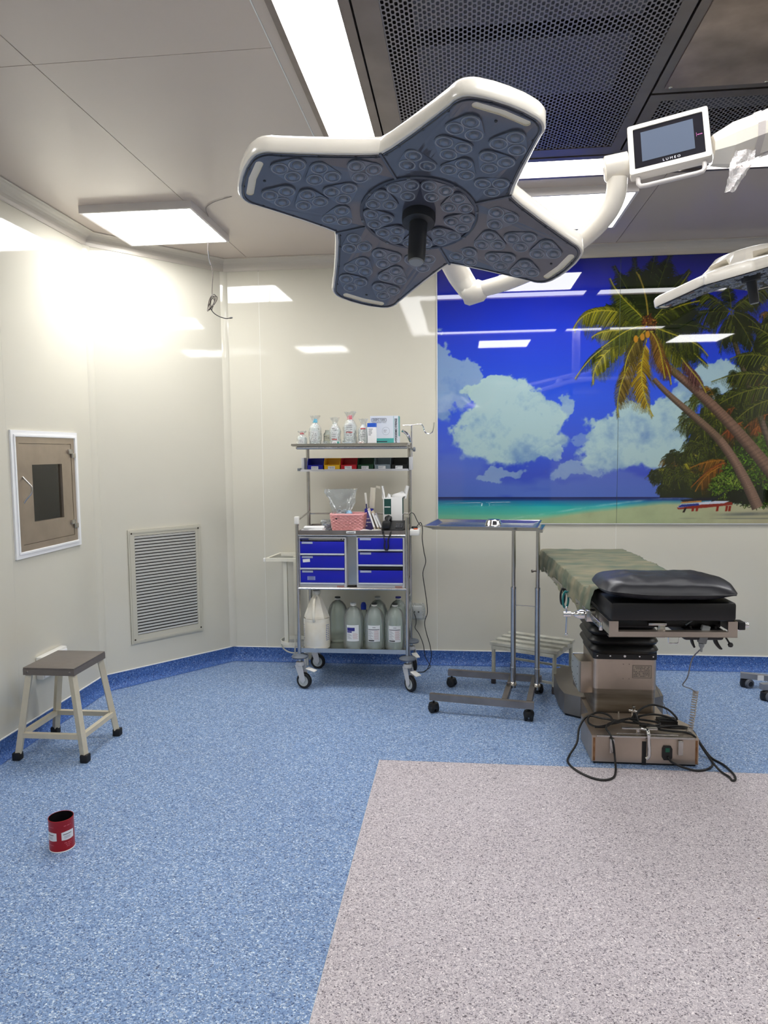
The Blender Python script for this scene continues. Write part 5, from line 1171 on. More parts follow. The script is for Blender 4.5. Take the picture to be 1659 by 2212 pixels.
# ------------------------------------------------------------------ operating table
ot = thing('operating_table', 'stainless operating table with black bellows, pads and box-shaped base', 'table', (.84, 3.8, 0))
M_base = mat('base_steel', (196, 182, 168), .36, .88, var=.2, vs=5, bump=.04, bs=20, detail=8)
M_mottle = mat('mottled_steel', (178, 166, 150), .40, .85, col2=(104, 92, 80), vs=3.5, aniso=(.5, 1, 3.5), detail=6)  # steel mottled with darker grey-brown by stretched noise
def prism(P, z0, z1, mb=None): return (mb or MB()).plate(P, [], z0, z1)
b = prism([(.620, 3.425), (1.112, 3.425), (1.118, 3.60), (1.055, 3.735), (.655, 3.735), (.613, 3.70)], .012, .140); fb = b.build('base_box', M_base, ot)
prism([(.630, 3.435), (1.102, 3.435), (1.108, 3.60), (1.045, 3.725), (.660, 3.725)], .0, .012).build('base_foot', M_black, fb)
for x in (.630, 1.096): MB().box(x-.004 if x < .8 else x+.001, x+.006 if x < .8 else x+.011, 3.4235, 3.4248, .016, .130).build('rust_stain', mat('rust', (120, 78, 42), .8, col2=(150, 110, 78), vs=40), fb)
MB().box(.640, 1.09, 3.415, 3.4245, .136, .146, .002).build('base_lip', M_steel, fb)
MB().box(.853, .872, 3.4215, 3.4248, .004, .118).build('cable_slot', M_black, fb)
prism([(.665, 3.70), (1.045, 3.70), (1.045, 4.08), (.665, 4.08)], .02, .118).build('base_neck', M_base, ot)
b = prism([(.564, 4.17), (.578, 4.06), (.660, 4.005), (1.04, 4.005), (1.12, 4.06), (1.13, 4.17), (1.13, 4.50), (1.05, 4.58), (.65, 4.58), (.564, 4.50)], .014, .128); rb = b.build('base_box', mat('base_grey', (150, 142, 134), .38, .8, var=.2, vs=6), ot)
prism([(.574, 4.17), (.588, 4.07), (.665, 4.015), (1.03, 4.015), (1.11, 4.07), (1.12, 4.5), (1.04, 4.57), (.66, 4.57), (.574, 4.49)], 0, .014).build('base_foot', M_black, rb)
def rbox(cx, cy, hx, hy, r, z0, z1, M=None): return MB().plate(rrect(cx-hx, cx+hx, cy-hy, cy+hy, r, 4), [], z0, z1, M)
rbox(.844, 3.92, .155, .166, .02, .118, .275).build('lower_column', M_mottle, ot)
rbox(.842, 3.92, .159, .170, .022, .262, .432).build('upper_column', M_base, ot)
fl_ = MB().plate(rrect(.842-.162, .842+.162, 3.92-.173, 3.92+.173, .024, 4), [], .420, .455); fl_ = fl_.build('bellows_flange', M_black, ot)
for k, x in enumerate((.70, .765, .838, .912, .98)): MB().lathe([(.0065 if k == 2 else .004, -.001), (.0065 if k == 2 else .004, .001), (0, .002)], (x, 3.746, .438), (0, -1, 0), 10).build('screw', M_chrome, fl_)
pt_ = MB().box(.877, .975, 3.7485, 3.7498, .322, .392).build('type_plate', mat('plate_metal', (172, 160, 146), .4, .6), ot)
MB().frame(.879, .973, .324, .390, .0012, 0, .0006, T(0, 3.7485, 0) @ FRONT).build('plate_edge', M_print, pt_)
strokes(pt_, .884, .966, .330, .386, 3.7484, 7, seed=12, dash=6)
for x, z_ in ((.832, .395), (.862, .395), (.832, .318), (.862, .318)): MB().lathe([(.0028, 0), (.0028, .001), (0, .0015)], (x, 3.7498, z_), (0, -1, 0), 8).build('screw', M_dark, pt_)
# bellows
bl = MB(); vs = []; NF = 7; nn = 0; prof = []
for k in range(NF*4+1):
    t = k/(NF*4); z_ = .448+(.772-.448)*t; e = .010+.020*abs(math.sin(t*NF*PI)); prof.append((z_, e, t))
ring = rrect(-1, 1, -1, 1, .35, 5); 
for (z_, e, t) in prof:
    hx = .148+e; hy = .165+e; cx = .842-.012*t-.006; cy = 3.915
    vs += [(cx+p[0]*hx+(.0), cy+p[1]*hy, z_+p[0]*-.012*t) for p in ring]
n = len(ring); bl.add(vs, [(j*n+i, j*n+(i+1) % n, (j+1)*n+(i+1) % n, (j+1)*n+i) for j in range(len(prof)-1) for i in range(n)], True)
bl.build('bellows', mat('bellows_rubber', (14, 14, 15), .42), ot)
# control unit beside the column
MC = T(.662, 3.86, .325) @ RZ(.12)
MB().box(-.052, .022, -.085, .060, -.095, .075, .003, MC).build('control_box', M_base, ot)
cpn = MB().add([(x, y, z) for x in (-.062, -.0525) for (y, z) in ((-.082, -.088), (.02, -.050), (.058, -.005), (.055, .072), (-.082, .070))], [(0, 1, 2, 3, 4), (9, 8, 7, 6, 5)]+[(i, (i+1) % 5, 5+(i+1) % 5, 5+i) for i in range(5)], False, MC).build('keypad', mat('keypad_grey', (150, 156, 158), .45), ot)
kb = 0
for (y, z) in ((-.06, .04), (-.06, .0), (.03, .045), (.04, .01), (.035, -.02), (.01, -.035), (-.01, -.042), (-.03, -.05), (-.05, -.058)):
    MB().lathe([(.0032, 0), (.0032, .0012), (0, .0015)], MC @ Vector((-.0622, y, z)), MC.to_3x3() @ Vector((-1, 0, 0)), 8).build('key', M_black, cpn)
# fittings on the base
MB().box(.965, 1.060, 3.56, 3.64, .1405, .150, .002).build('foot_pedal', M_steel, ot)
for k in range(4): MB().box(.968, 1.056, 3.565+k*.018, 3.577+k*.018, .150, .166).build('pedal_ridge', M_black, ot)
MB().box(.760, .926, 3.43, 3.455, .172, .181, .003).build('lever_plate', M_steel, ot)
MB().tube([(.845, 3.442, .176), (.872, 3.425, .176), (.876, 3.402, .165), (.878, 3.400, .12), (.880, 3.400, .062), (.868, 3.402, .044)], .0085, 10).build('brake_lever', M_chrome, ot)
MB().cyl((.84, 3.45, .14), (.84, 3.45, .173), .012, n=12).build('lever_pivot', M_steel, ot)
for x in (.712, 1.026): MB().box(x-.012, x+.012, 3.408, 3.4245, .060, .132, .004).build('bracket', M_steel, ot)
MB().box(.735, 1.02, 3.430, 3.436, .148, .153).build('side_rod', M_steel, ot)
MB().add([(x, y, z) for y in (3.4235, 3.418) for (x, z) in ((.945, .045), (.952, .032), (.984, .032), (.991, .045), (.991, .088), (.984, .101), (.952, .101), (.945, .088))], [tuple(range(8)), tuple(range(15, 7, -1))]+[(i, (i+1) % 8, 8+(i+1) % 8, 8+i) for i in range(8)]).build('power_inlet', M_black, fb)
MB().box(.958, .978, 3.4155, 3.4182, .072, .092, .001).build('rocker_switch', mat('switch_green', (10, 90, 70), .3, emit=0), fb)
vt = MB(); vt.cyl((.868, 3.68, .14), (.868, 3.68, .185), .008, n=10); vt.cyl((.850, 3.68, .178), (.886, 3.66, .178), .009, n=10); vt.box(.862, .876, 3.66, 3.68, .182, .204, .002); vt.build('valve', M_steel, ot)
MB().cyl((.802, 3.70, .14), (.802, 3.70, .162), .004, n=8).build('stud', M_chrome, ot)
# table top, slightly turned
TM = T(.578, 2.86, 0) @ RZ(D(2.6)); LX, LY = .492, 1.66
def tb(mb=None): return mb or MB()
tf = MB(); tf.box(0, .036, 0, .005, .765, .828, 0, TM); tf.box(LX-.036, LX, 0, .005, .765, .828, 0, TM); tf.box(.036, LX-.036, 0, .005, .765, .787, 0, TM); tf.box(.036, LX-.036, .005, .03, .783, .787, 0, TM)
tf.box(0, LX, 0, .03, .765, .7675, 0, TM)
tf.build('end_frame', M_base, ot)
for x0_, x1_ in ((.0, .005), (LX-.005, LX)): MB().box(x0_, x1_, .005, 1.60, .775, .828, 0, TM).build('side_frame', M_steel, ot)
for x0_, x1_ in ((-.026, -.018), (LX+.018, LX+.026)):
    r_ = MB().box(x0_, x1_, .05, 1.45, .785, .812, .002, TM).build('side_rail', M_steel, ot)
    for y_ in (.10, .48, .85, 1.2): MB().cyl(TM @ Vector((min(x0_, 0) if x0_ < 0 else LX-.004, y_, .798)), TM @ Vector((x0_ if x0_ < 0 else x1_-.004, y_, .798)), .007, n=8).build('rail_spacer', M_steel, r_)
    MB().box(x0_-.003, x1_+.003, .038, .050, .781, .816, .003, TM).build('rail_cap', M_chrome, r_)
up = MB(); up.box(.04, LX-.04, .06, 1.58, .790, .826, .004, TM); up.build('top_plate', M_black, ot)
MB().box(.30, .455, .03, .40, .745, .790, .01, TM).build('head_joint', M_black, ot)
MB().box(.09, .42, .70, 1.36, .760, .792, .01, TM).build('saddle', M_black, ot)
M_pad = mat('pad_vinyl', (16, 16, 19), .42)
MB().box(.006, LX-.004, .0, .345, .8285, .903, .012, TM).build('head_pad', M_pad, ot)
MB().box(.010, LX-.008, .350, .92, .8285, .880, .012, TM).build('body_pad', M_pad, ot)
MB().box(.010, LX-.008, .925, LY, .8285, .878, .012, TM).build('leg_pad', M_pad, ot)
# hanging fittings under the head end
MB().tube([TM @ Vector(p) for p in ((.330, .05, .80), (.333, .05, .765), (.338, .05, .735), (.348, .05, .712))], [.006, .006, .0065, .004], 8).build('release_lever', M_black, ot)
MB().tube([TM @ Vector(p) for p in ((.430, .05, .80), (.425, .05, .762), (.430, .05, .735), (.446, .05, .712), (.455, .05, .706))], [.008, .009, .0085, .006, .003], 8).build('release_lever', M_black, ot)
k_ = MB().cyl(TM @ Vector((.452, .04, .775)), TM @ Vector((.476, .03, .733)), .0035, n=8).build('knob_rod', M_black, ot); MB().lathe([(0, -.0105), (.0075, -.0075), (.0105, 0), (.0075, .0075), (0, .0105)], TM @ Vector((.478, .028, .729)), n=16).build('ball_knob', M_black, k_)
MB().tube([TM @ Vector(p) for p in ((.228, -.001, .765), (.230, -.001, .745), (.236, -.001, .741), (.262, -.001, .741), (.268, -.001, .745), (.270, -.001, .765))], .0025, 6, smooth=False).build('wire_handle', M_chrome, ot)
MB().box(.160, .230, .025, .05, .806, .816, .001, TM).build('indicator', M_steel, ot); MB().box(.198, .226, .03, .045, .755, .806, .001, TM).build('scale_strip', M_steel, ot)
MB().tube([TM @ Vector(p) for p in ((.315, .06, .80), (.345, .06, .823))], .004, 6).build('stub_rod', M_grey, ot)
MB().box(LX+.004, LX+.030, .0, .05, .795, .826, .003, TM).build('side_clamp', M_black, ot); MB().lathe([(.010, 0), (.012, .006), (.010, .018), (0, .02)], TM @ Vector((LX+.03, .02, .812)), (1, 0, 0), 12).build('clamp_bolt', M_chrome, ot)
# clamp with chrome knob and T-bar on the left rail
cl = MB().box(-.045, -.006, .20, .235, .778, .826, .003, TM).build('rail_clamp', M_steel, ot)
MB().lathe([(.013, 0), (.020, .006), (.021, .022), (.012, .044), (.006, .050), (.006, .060), (.012, .062), (.012, .092), (0, .093)], TM @ Vector((-.045, .218, .806)), (-1, 0, 0), 20).build('clamp_knob', M_chrome, cl)
MB().cyl(TM @ Vector((-.125, .218, .832)), TM @ Vector((-.125, .218, .722)), .0035, n=8).build('tee_bar', M_chrome, cl)
for z_ in (.834, .720): MB().lathe([(0, -.007), (.0055, -.004), (.007, 0), (.0055, .004), (0, .007)], TM @ Vector((-.125, .218, z_)), n=12).build('bar_end', M_chrome, cl)
# strap buckles hanging from the left rail further back
for y_, m_, w in ((.80, M_black, .014), (.72, mat('buckle_teal', (20, 110, 110), .35), .018)):
    ctr = TM @ Vector((-.034, y_, .775)); MB().tube([ctr+Vector((w*math.cos(t)*.8, w*.5*math.cos(t), .040*math.sin(t)-.01)) for t in [2*PI*i/12 for i in range(12)]], .0055, 7, closed=True).build('strap_buckle', m_, ot)
# green drape over the far pads
M_drape = bpy.data.materials.new('green_drape'); M_drape.use_nodes = True
mm = mat('drape_cloth', (84, 96, 80), .85, col2=(128, 122, 98), vs=5.0, bump=.5, bs=22, aniso=(1, 2.2, 1), detail=7)
bpy.data.materials.remove(M_drape)
dc = thing('green_drape', 'worn grey-green cloth drape covering the far pads of the operating table', 'cloth', tuple(TM @ Vector((.24, 1.0, .88))))
NU, NV = 76, 96
def drape(uu, vv):
    y = .215+(LY+.012-.215)*vv; 
    skew = .12*(1-uu)*(1-vv)      # near edge runs obliquely
    yy_ = y+.22*max(0, (uu-.35))*(1-vv)**2
    nz = noise.noise(Vector((uu*3+3, yy_*2.4, .3)))
    drop = .105+.025*noise.noise(Vector((1.2, yy_*5, 2)))+.018*noise.noise(Vector((4, yy_*14, 1)))
    dr_r = .035+.03*noise.noise(Vector((7, yy_*6, 5)))+.02*noise.noise(Vector((9, yy_*17, 5)))
    W = LX+.004; tot = drop+W+dr_r; s_ = uu*tot
    zt = .884 if yy_ > .37 else .884+.0245*min(1, (.37-yy_)/.05)
    zt += .0035+.006*noise.noise(Vector((uu*7, yy_*9, 0)))*1.0+.004*noise.noise(Vector((uu*3, yy_*26, 4)))+.004
    zt -= .01*max(0, yy_-1.2)
    if s_ < drop:
        d_ = drop-s_; x = -.006-.010*min(1, d_/.03)-.012*(d_/.1)*(1+noise.noise(Vector((d_*18, yy_*11, 3)))*1.3); z_ = zt-.004-d_*.97
        if d_ < .015: z_ = zt-d_*.6
    elif s_ < drop+W: x = (s_-drop); z_ = zt
    else:
        d_ = s_-drop-W; x = W+.006+.006*math.sin(yy_*25); z_ = zt-d_*.9
    if yy_ > LY-.02: z_ -= .0
    return (x, yy_, z_)
dm = MB(); dm.grid(drape, NU, NV, True, TM); dm.build('drape_sheet', mm, dc)
# pillow
pw = thing('pillow', 'black vinyl pillow on the near end of the operating table', 'pillow', tuple(TM @ Vector((.24, .17, .91))))
pm = MB(); NX, NY = 34, 22
def pil(sg):
    def f(u_, v_):
        a = (u_-.5)*2; b_ = (v_-.5)*2
        hx = .268*(1-.07*(1-abs(b_))**1.5*0-.045*(b_*b_)); hy = .150*(1-.22*max(0, abs(a)-.55)**1.2)
        th = max(0.0, (1-abs(a)**3.4))**.5*max(0.0, (1-abs(b_)**2.6))**.5
        wr = .006*noise.noise(Vector((a*3, b_*4, sg*2+5)))+.004*noise.noise(Vector((a*9+b_*3, b_*3, sg+1)))
        wr += .007*math.sin((a*2+b_)*5)*max(0, abs(a)-.45)
        rd = 1-.07*abs(b_)**4
        z_ = (th*(.058 if sg > 0 else .034)+wr*th)*sg
        lift = .018*max(0, -a-.2)**1.5
        return (.247+a*hx*rd-.012, .112+b_*hy, .944+z_+lift+.006*b_)
    return f
pm.grid(pil(1), NX, NY, True, TM); pm.grid(pil(-1), NX, NY, True, TM)
pm.build('pillow_body', mat('pillow_vinyl', (26, 27, 34), .36, bump=.25, bs=18), pw)
MB().tube([TM @ Vector(pil(1)(t, 0)) for t in [i/16 for i in range(17)]], .0028, 6, smooth=False).build('seam_piping', M_pad, pw)
# head rest behind the pillow at the right edge
hb_ = thing('cushion', 'small black cushion behind the right end of the pillow', 'cushion', tuple(TM @ Vector((.46, .22, .91))))
MB().box(.375, .515, .275, .343, .9045, .955, .018, TM @ T(0, 0, 0)).build('cushion_body', M_pad, hb_)
# hand control hanging from the table, with its coiled lead
hcx = thing('hand_control', 'grey hand control hanging under the table end on a coiled lead', 'remote', tuple(TM @ Vector((.375, .04, .76))))
RM = TM @ T(.372, .035, .745) @ RY(.22)
MB().box(-.016, .016, -.010, .012, -.012, .062, .004, RM).build('handset', mat('handset_grey', (130, 134, 136), .45), hcx)
MB().lathe([(.012, 0), (.010, -.012), (.005, -.02), (.004, -.035), (0, -.035)], RM @ Vector((0, 0, -.012)), n=12).build('strain_relief', mat('handset_grey', (130, 134, 136), .45), hcx)
p0 = RM @ Vector((0, 0, -.04)); M_lead = mat('lead_grey', (120, 122, 130), .45)
MB().tube([p0, p0+Vector((-.003, .08, -.06)), (.968, 3.15, .52), (1.010, 3.35, .42), (1.075, 3.45, .372), (1.113, 3.49, .343)], .0028, 6).build('lead', M_lead, hcx)
MB().tube(helix([(1.114, 3.495, .346), (1.110, 3.50, .29), (1.104, 3.50, .22), (1.092, 3.49, .16), (1.082, 3.47, .148)], .0115, 22, 10), .0025, 5, smooth=False).build('coiled_lead', mat('coil_beige', (176, 168, 158), .45), hcx)
MB().tube([(.995, 3.95, .75), (1.01, 4.05, .5), (1.05, 4.0, .25), (1.08, 3.85, .12), (1.10, 3.75, .04), (1.07, 3.745, .01)], .002, 6).build('thin_lead', M_lead, hcx)
# black mains cable heaped on the base
mc_ = thing('mains_cable', 'heap of thick black mains cable looped over the table base and floor', 'cable', (.85, 3.45, .15))
def cab(*p, r=.0052): MB().tube(p, r, 8, steps=7).build('cable_loop', M_cable, mc_)
cab((.970, 3.415, .050), (.985, 3.405, .030), (1.03, 3.39, .014), (1.09, 3.375, .006), (1.15, 3.40, .006), (1.19, 3.46, .006), (1.195, 3.53, .010), (1.165, 3.57, .06), (1.12, 3.56, .13), (1.06, 3.50, .158), (.98, 3.50, .160), (.90, 3.53, .162), (.80, 3.56, .160), (.70, 3.60, .160), (.635, 3.63, .158), (.590, 3.60, .11), (.570, 3.55, .05), (.525, 3.49, .008), (.508, 3.42, .006), (.53, 3.34, .006), (.585, 3.265, .006), (.64, 3.24, .006), (.69, 3.27, .006), (.715, 3.34, .010), (.722, 3.398, .05), (.716, 3.408, .11), (.702, 3.425, .152), (.695, 3.47, .158), (.72, 3.53, .160), (.80, 3.58, .164), (.88, 3.60, .168))
cab((.80, 3.555, .166), (.73, 3.53, .158), (.66, 3.50, .154), (.625, 3.54, .156), (.64, 3.62, .160), (.69, 3.655, .168), (.735, 3.62, .170), (.74, 3.55, .166), (.70, 3.50, .156), (.645, 3.49, .156))
cab((.86, 3.60, .175), (.90, 3.64, .200), (.96, 3.66, .215), (1.02, 3.64, .205), (1.05, 3.60, .185), (1.06, 3.585, .168))
cab((.84, 3.585, .170), (.92, 3.60, .185), (.98, 3.62, .178), (1.03, 3.60, .172), (1.05, 3.57, .170))
cab((.83, 3.57, .172), (.88, 3.52, .165), (.93, 3.48, .160), (1.00, 3.46, .158), (1.06, 3.45, .158), (1.10, 3.44, .14), (1.145, 3.42, .07), (1.19, 3.38, .012), (1.215, 3.32, .006), (1.215, 3.285, .006), (1.235, 3.30, .006), (1.245, 3.36, .006), (1.235, 3.45, .006), (1.20, 3.52, .012), (1.15, 3.56, .08), (1.10, 3.54, .145), (1.0, 3.49, .172), (.92, 3.47, .17), (.86, 3.50, .172))
cab((.82, 3.56, .178), (.90, 3.55, .175), (.96, 3.53, .170), (.93, 3.50, .168), (.86, 3.49, .170), (.88, 3.455, .190))
for k in range(3): cab((.845, 3.60-.01*k, .165), (.855, 3.585, .190+.004*k), (.862, 3.565-.008*k, .172), (.852, 3.575, .158), (.843, 3.598, .163), r=.0042)
# ------------------------------------------------------------------ equipment stand base at the right edge
eq = thing('stand_base', 'grey metal castor base of a stand at the right edge, by the blue skirting', 'stand', (1.95, 4.5, 0))
M_eq = mat('stand_grey', (150, 152, 158), .4, .5)
MB().bar((1.752, 4.655, .075), (2.25, 4.50, .070), .034, .034).build('base_arm', M_eq, eq); MB().bar((1.782, 4.415, .080), (2.25, 4.52, .078), .036, .036).build('base_arm', M_eq, eq)
MB().box(1.835, 1.90, 4.600, 4.6045, .058, .090, 0, T(0, 0, 0)).build('sticker', M_paper, eq)
MB().cyl((2.2, 4.51, .05), (2.2, 4.51, 1.2), .022, n=16).build('pole', M_steel, eq)
for (x, y) in ((1.79, 4.645), (1.815, 4.40), (2.35, 4.50)):
    c = MB().lathe([(.031, .006), (.033, .020), (.030, .048), (.012, .058), (0, .060)], (x-.006, y+.01, 0), n=16).build('castor', M_black, eq)
    MB().lathe([(0, -.012), (.017, -.012), (.019, -.010), (.026, -.010), (.0285, -.006), (.0285, .006), (.026, .010), (.019, .010), (.017, .012), (0, .012)], (x+.008, y-.018, .0285), (.35, -1, 0), 22).build('wheel', mat('wheel_grey', (96, 100, 108), .5), c)
    MB().lathe([(0, .0125), (.016, .0125), (.017, .011)], (x+.008, y-.018, .0285), (.35, -1, 0), 18).build('wheel_cap', M_black, c)
MB().box(2.3, 2.4, 4.49, 4.51, .06, .09).build('base_arm', M_eq, eq)

# ------------------------------------------------------------------ surgical lamps
# local frame: x, y in the plane of the head, z pointing up out of its back
LC = Vector((-.093, 1.649, 2.026)); e1 = Vector((.891, .422, -.168)).normalized(); e2 = Vector((-.453, .858, -.243)); e2 = (e2-e1*e1.dot(e2)).normalized(); e3 = e1.cross(e2)
LM = Matrix(((e1.x, e2.x, e3.x, LC.x), (e1.y, e2.y, e3.y, LC.y), (e1.z, e2.z, e3.z, LC.z), (0, 0, 0, 1)))
M_acr = mat('lens_plate', (92, 94, 104), .08, coat=.5); M_mod = mat('lens_module', (102, 110, 126), .12, coat=.4); M_lens = mat('lens_glass', (96, 108, 128), .04, coat=1.0, spec=.8); M_lring = mat('lens_ring', (150, 158, 172), .12, spec=.8)
M_slot = mat('slot_cream', (252, 244, 222), .45); M_hnd = mat('handle_grey', (48, 50, 54), .5); M_hshell = mat('shell_seam', (200, 196, 188), .3)
def faz(l): return -.124*max(0.0, l-.14)
def petal_outline():
    P = [(.146, -.146), (.175, -.1345), (.235, -.117), (.300, -.0995), (.345, -.0885)]
    P += [(.345+.040*math.sin(a)+0, -.0455-.043*math.cos(a)) for a in [PI/2*k/7 for k in range(1, 7)]]
    P += [(.3885, -.03), (.390, 0)]
    P = P+[(x, -y) for x, y in reversed(P[:-1])]
    return P
PO = petal_outline()
def sub(P, dmax):
    out = []
    for i in range(len(P)-1):
        a = Vector(P[i]).to_2d(); b = Vector(P[i+1]).to_2d(); n = max(1, int((b-a).length/dmax))
        out += [tuple(a+(b-a)*k/n) for k in range(n)]
    return out+[P[-1]]
def star(off_in):
    """closed outline of the four-armed head, shrunk by off_in, with the local slope height"""
    pts = []
    for k in range(4):
        for (x, y) in PO[:-1]:
            a = k*PI/2; pts.append((x*math.cos(a)-y*math.sin(a), x*math.sin(a)+y*math.cos(a), faz(x)))
    n = len(pts); out = []
    for i in range(n):
        a = Vector(pts[i-1][:2]); b = Vector(pts[(i+1) % n][:2]); t = (b-a).normalized(); nr = Vector((t.y, -t.x))
        out.append((pts[i][0]-nr.x*off_in, pts[i][1]-nr.y*off_in, pts[i][2]))
    return out
def make_lamp(label, M, group=None):
    t = thing('surgical_lamp', label, 'lamp', M=M, group=group)
    # housing
    hs = MB(); loops = [(.002, .0005), (-.004, .0005), (-.0065, .004), (-.0065, .030), (-.001, .039), (.012, .045), (.040, .050)]
    vs = []; n = 0
    for o_, dz in loops:
        L_ = star(o_); n = len(L_); vs += [(x, y, z+dz) for x, y, z in L_]
    # inner contours by scaling to the hub
    for f_, dz in ((.55, .060), (.40, .075), (.33, .098), (.22, .106), (.0, .108)):
        L_ = star(.040)
        if f_ <= .40: vs += [(.38*f_*math.cos(math.atan2(y, x)), .38*f_*math.sin(math.atan2(y, x)), dz) if f_ > 0 else (0, 0, dz) for x, y, z in L_]
        else: vs += [(x*f_*1.05, y*f_*1.05, z*f_+dz) for x, y, z in L_]
    m_ = len(loops)+5
    hs.add(vs, [(j*n+i, j*n+(i+1) % n, (j+1)*n+(i+1) % n, (j+1)*n+i) for j in range(m_-1) for i in range(n)], True)
    hs.build('housing', M_lampw, t)
    slot = [(.366, y) for y in (-.052,)]
    def slotP(w=.0078, x0=.3655):
        P = []
        for a in [PI+PI*k/8 for k in range(9)]: P.append((x0+w*math.cos(a), -.050+w*math.sin(a)))
        P.append((x0+w+.004, 0)); 
        for a in [PI*k/8 for k in range(9)]: P.append((x0+w*math.cos(a), .050+w*math.sin(a)))
        P.append((x0-w+.004, 0)); return P
    first_plate = None; 
    MODS = [[(.3255, .052), (.2955, .073), (.2950, .0345)], [(.2510, .0755), (.2500, .0375), (.2180, .0570)], [(.1820, .1030), (.1450, .1030), (.1635, .0715)], [(.3255, -.040), (.2955, -.0175), (.2955, -.0565)], [(.2510, -.0165), (.2490, -.0560), (.2185, -.0325)], [(.2050, .0075), (.1735, .0290), (.1735, -.0100)], [(.1635, -.0520), (.1810, -.0900), (.1455, -.0890)]]
    TL = Matrix.Rotation(math.atan(.124), 4, 'Y')
    def onface(l, y, up_=0): return T(l, y, faz(l)+up_) @ TL
    lens_mb = MB().lathe([(.0175, -.0045), (.0172, -.0060), (.0160, -.0066), (.0148, -.0058)], (0, 0, 0), n=20)
    lens_me = None
    def lens_at(par, M_):
        nonlocal lens_me
        if lens_me is None:
            lens_me = MB().lathe([(.0150, -.0052), (.0132, -.0032), (.0105, -.0028), (.0085, -.0075), (.0070, -.0085), (.0035, -.0088), (0, -.0084)], n=18).mesh('lens', M_lens)
            lens_at.ring = MB().lathe([(.0178, -.0040), (.0174, -.0060), (.0162, -.0066), (.0148, -.0056), (.0146, -.0040)], n=20).mesh('lens_ring', M_lring)
        for nm, me in (('lens', lens_me), ('lens_ring', lens_at.ring)):
            o = bpy.data.objects.new(nm, me); COL.objects.link(o); o.parent = par; o.matrix_local = M_
    def module_mesh(tri, r=.0195):
        c = sum((Vector(p) for p in tri), Vector((0, 0)))/3; q = [Vector(p)-c for p in tri]; P = []
        q.sort(key=lambda p: math.atan2(p.y, p.x)); 
        for i in range(3):
            a = q[i-1]; b = q[i]; c2 = q[(i+1) % 3]
            d1 = (b-a); d2 = (c2-b); a1 = math.atan2(-d1.x, d1.y); a2 = math.atan2(-d2.x, d2.y)
            while a2 < a1: a2 += 2*PI
            P += [(b.x+r*math.cos(a1+(a2-a1)*k/5), b.y+r*math.sin(a1+(a2-a1)*k/5)) for k in range(6)]
        return c, q, P
    mod_meshes = []
    for k in range(4):
        R = RZ(k*PI/2); P = [(x, y) for x, y in PO]
        # face plate: straight inner sector edge on the ring, ragged outline outside
        RR = .1315; inner = [(RR*math.cos(a), RR*math.sin(a)) for a in [PI/4-.012-(PI/2-.024)*j/14 for j in range(15)]]
        outer = [(x-.0015*(x > .38), y*.985 if abs(y) > .1 else y) for x, y in P]
        poly_ = sub(outer, .03)+[p for p in inner]
        tri = tessellate_polygon([[Vector((p[0], p[1], 0)) for p in poly_], [Vector((p[0], p[1], 0)) for p in slotP()]])
        fl2 = poly_+slotP(); nb = len(poly_); ns_ = len(slotP())
        mb = MB(); vs = [(x, y, faz(x)-.001) for x, y in fl2]; mb.add(vs, [tuple(f) for f in tri], False, None)
        vs2 = [(x, y, faz(x)-.001) for x, y in slotP()]+[(x, y, faz(x)+.0015) for x, y in slotP()]; mb2 = MB()
        mb2.add(vs2, [(i, (i+1) % ns_, ns_+(i+1) % ns_, ns_+i) for i in range(ns_)]+[tuple(range(ns_, 2*ns_))])
        if first_plate is None:
            fp = mb.build('face_plate', M_acr, t); first_plate = fp; fs_ = mb2.build('grip_slot', M_slot, fp)
            # border strip with screws
            bd = MB(); bd.tube([(x*.985 if x > .2 else x*.985, y*.96, faz(x)-.0016) for x, y in sub(P, .04)], .0012, 4, smooth=False); bd.build('border_bead', mat('bead_grey', (66, 72, 84), .3), fp)
            fp_kids = None
        else:
            fp = inst(first_plate, t, R); inst(fs_, fp, I4())
            for c_ in kids(first_plate):
                if c_.name.startswith('border'): inst(c_, fp, I4())
        for (x, y) in ((.330, -.087), (.26, -.1055), (.19, -.125), (.330, .087), (.26, .1055), (.19, .125), (.384, .03), (.384, -.03), (.345, .0), (.150, .132), (.150, -.132)):
            pass
        sc_mb = MB()
        if k == 0:
            for (x, y) in ((.330, -.086), (.26, -.1045), (.19, -.124), (.330, .086), (.26, .1045), (.19, .124), (.382, .03), (.382, -.03), (.345, 0), (.152, .136), (.152, -.136), (.138, .05), (.138, -.05)): sc_mb.lathe([(.0030, -.001), (.0030, -.0025), (0, -.0025)], (x, y, faz(x)), n=8)
            scr = sc_mb.build('screws', M_hnd, t); scr['kind'] = 'stuff'
        else: inst(scr, t, R)
        for j, tri_ in enumerate(MODS):
            c, q, Pm = module_mesh(tri_)
            if k == 0:
                me = MB().plate(Pm, [], -.0045, -.0005).mesh('lens_module', M_mod); mod_meshes.append((c, q, me))
            c, q, me = mod_meshes[j]
            o = bpy.data.objects.new('lens_module', me); COL.objects.link(o); o.parent = t; o.matrix_local = R @ onface(c.x, c.y)
            for p in q: lens_at(o, T(p.x, p.y, 0))
        # rib between petals
        if k == 0:
            rib_ = MB().bar((.092, .092, -.002), (.148, .148, -.002), .005, .004).build('joint_rib', mat('rib_grey', (92, 98, 110), .3), t)
        else: inst(rib_, t, R)
    # centre
    MB().lathe([(0, -.0012), (.1235, -.0012), (.1245, .002)], n=56).build('centre_plate', mat('centre_lens_plate', (84, 86, 98), .08, coat=.5), t)
    MB().lathe([(.1240, 0), (.1245, -.004), (.128, -.0055), (.1315, -.004), (.132, 0)], n=56).build('centre_ring', mat('ring_grey', (84, 90, 104), .22), t)
    cm = None
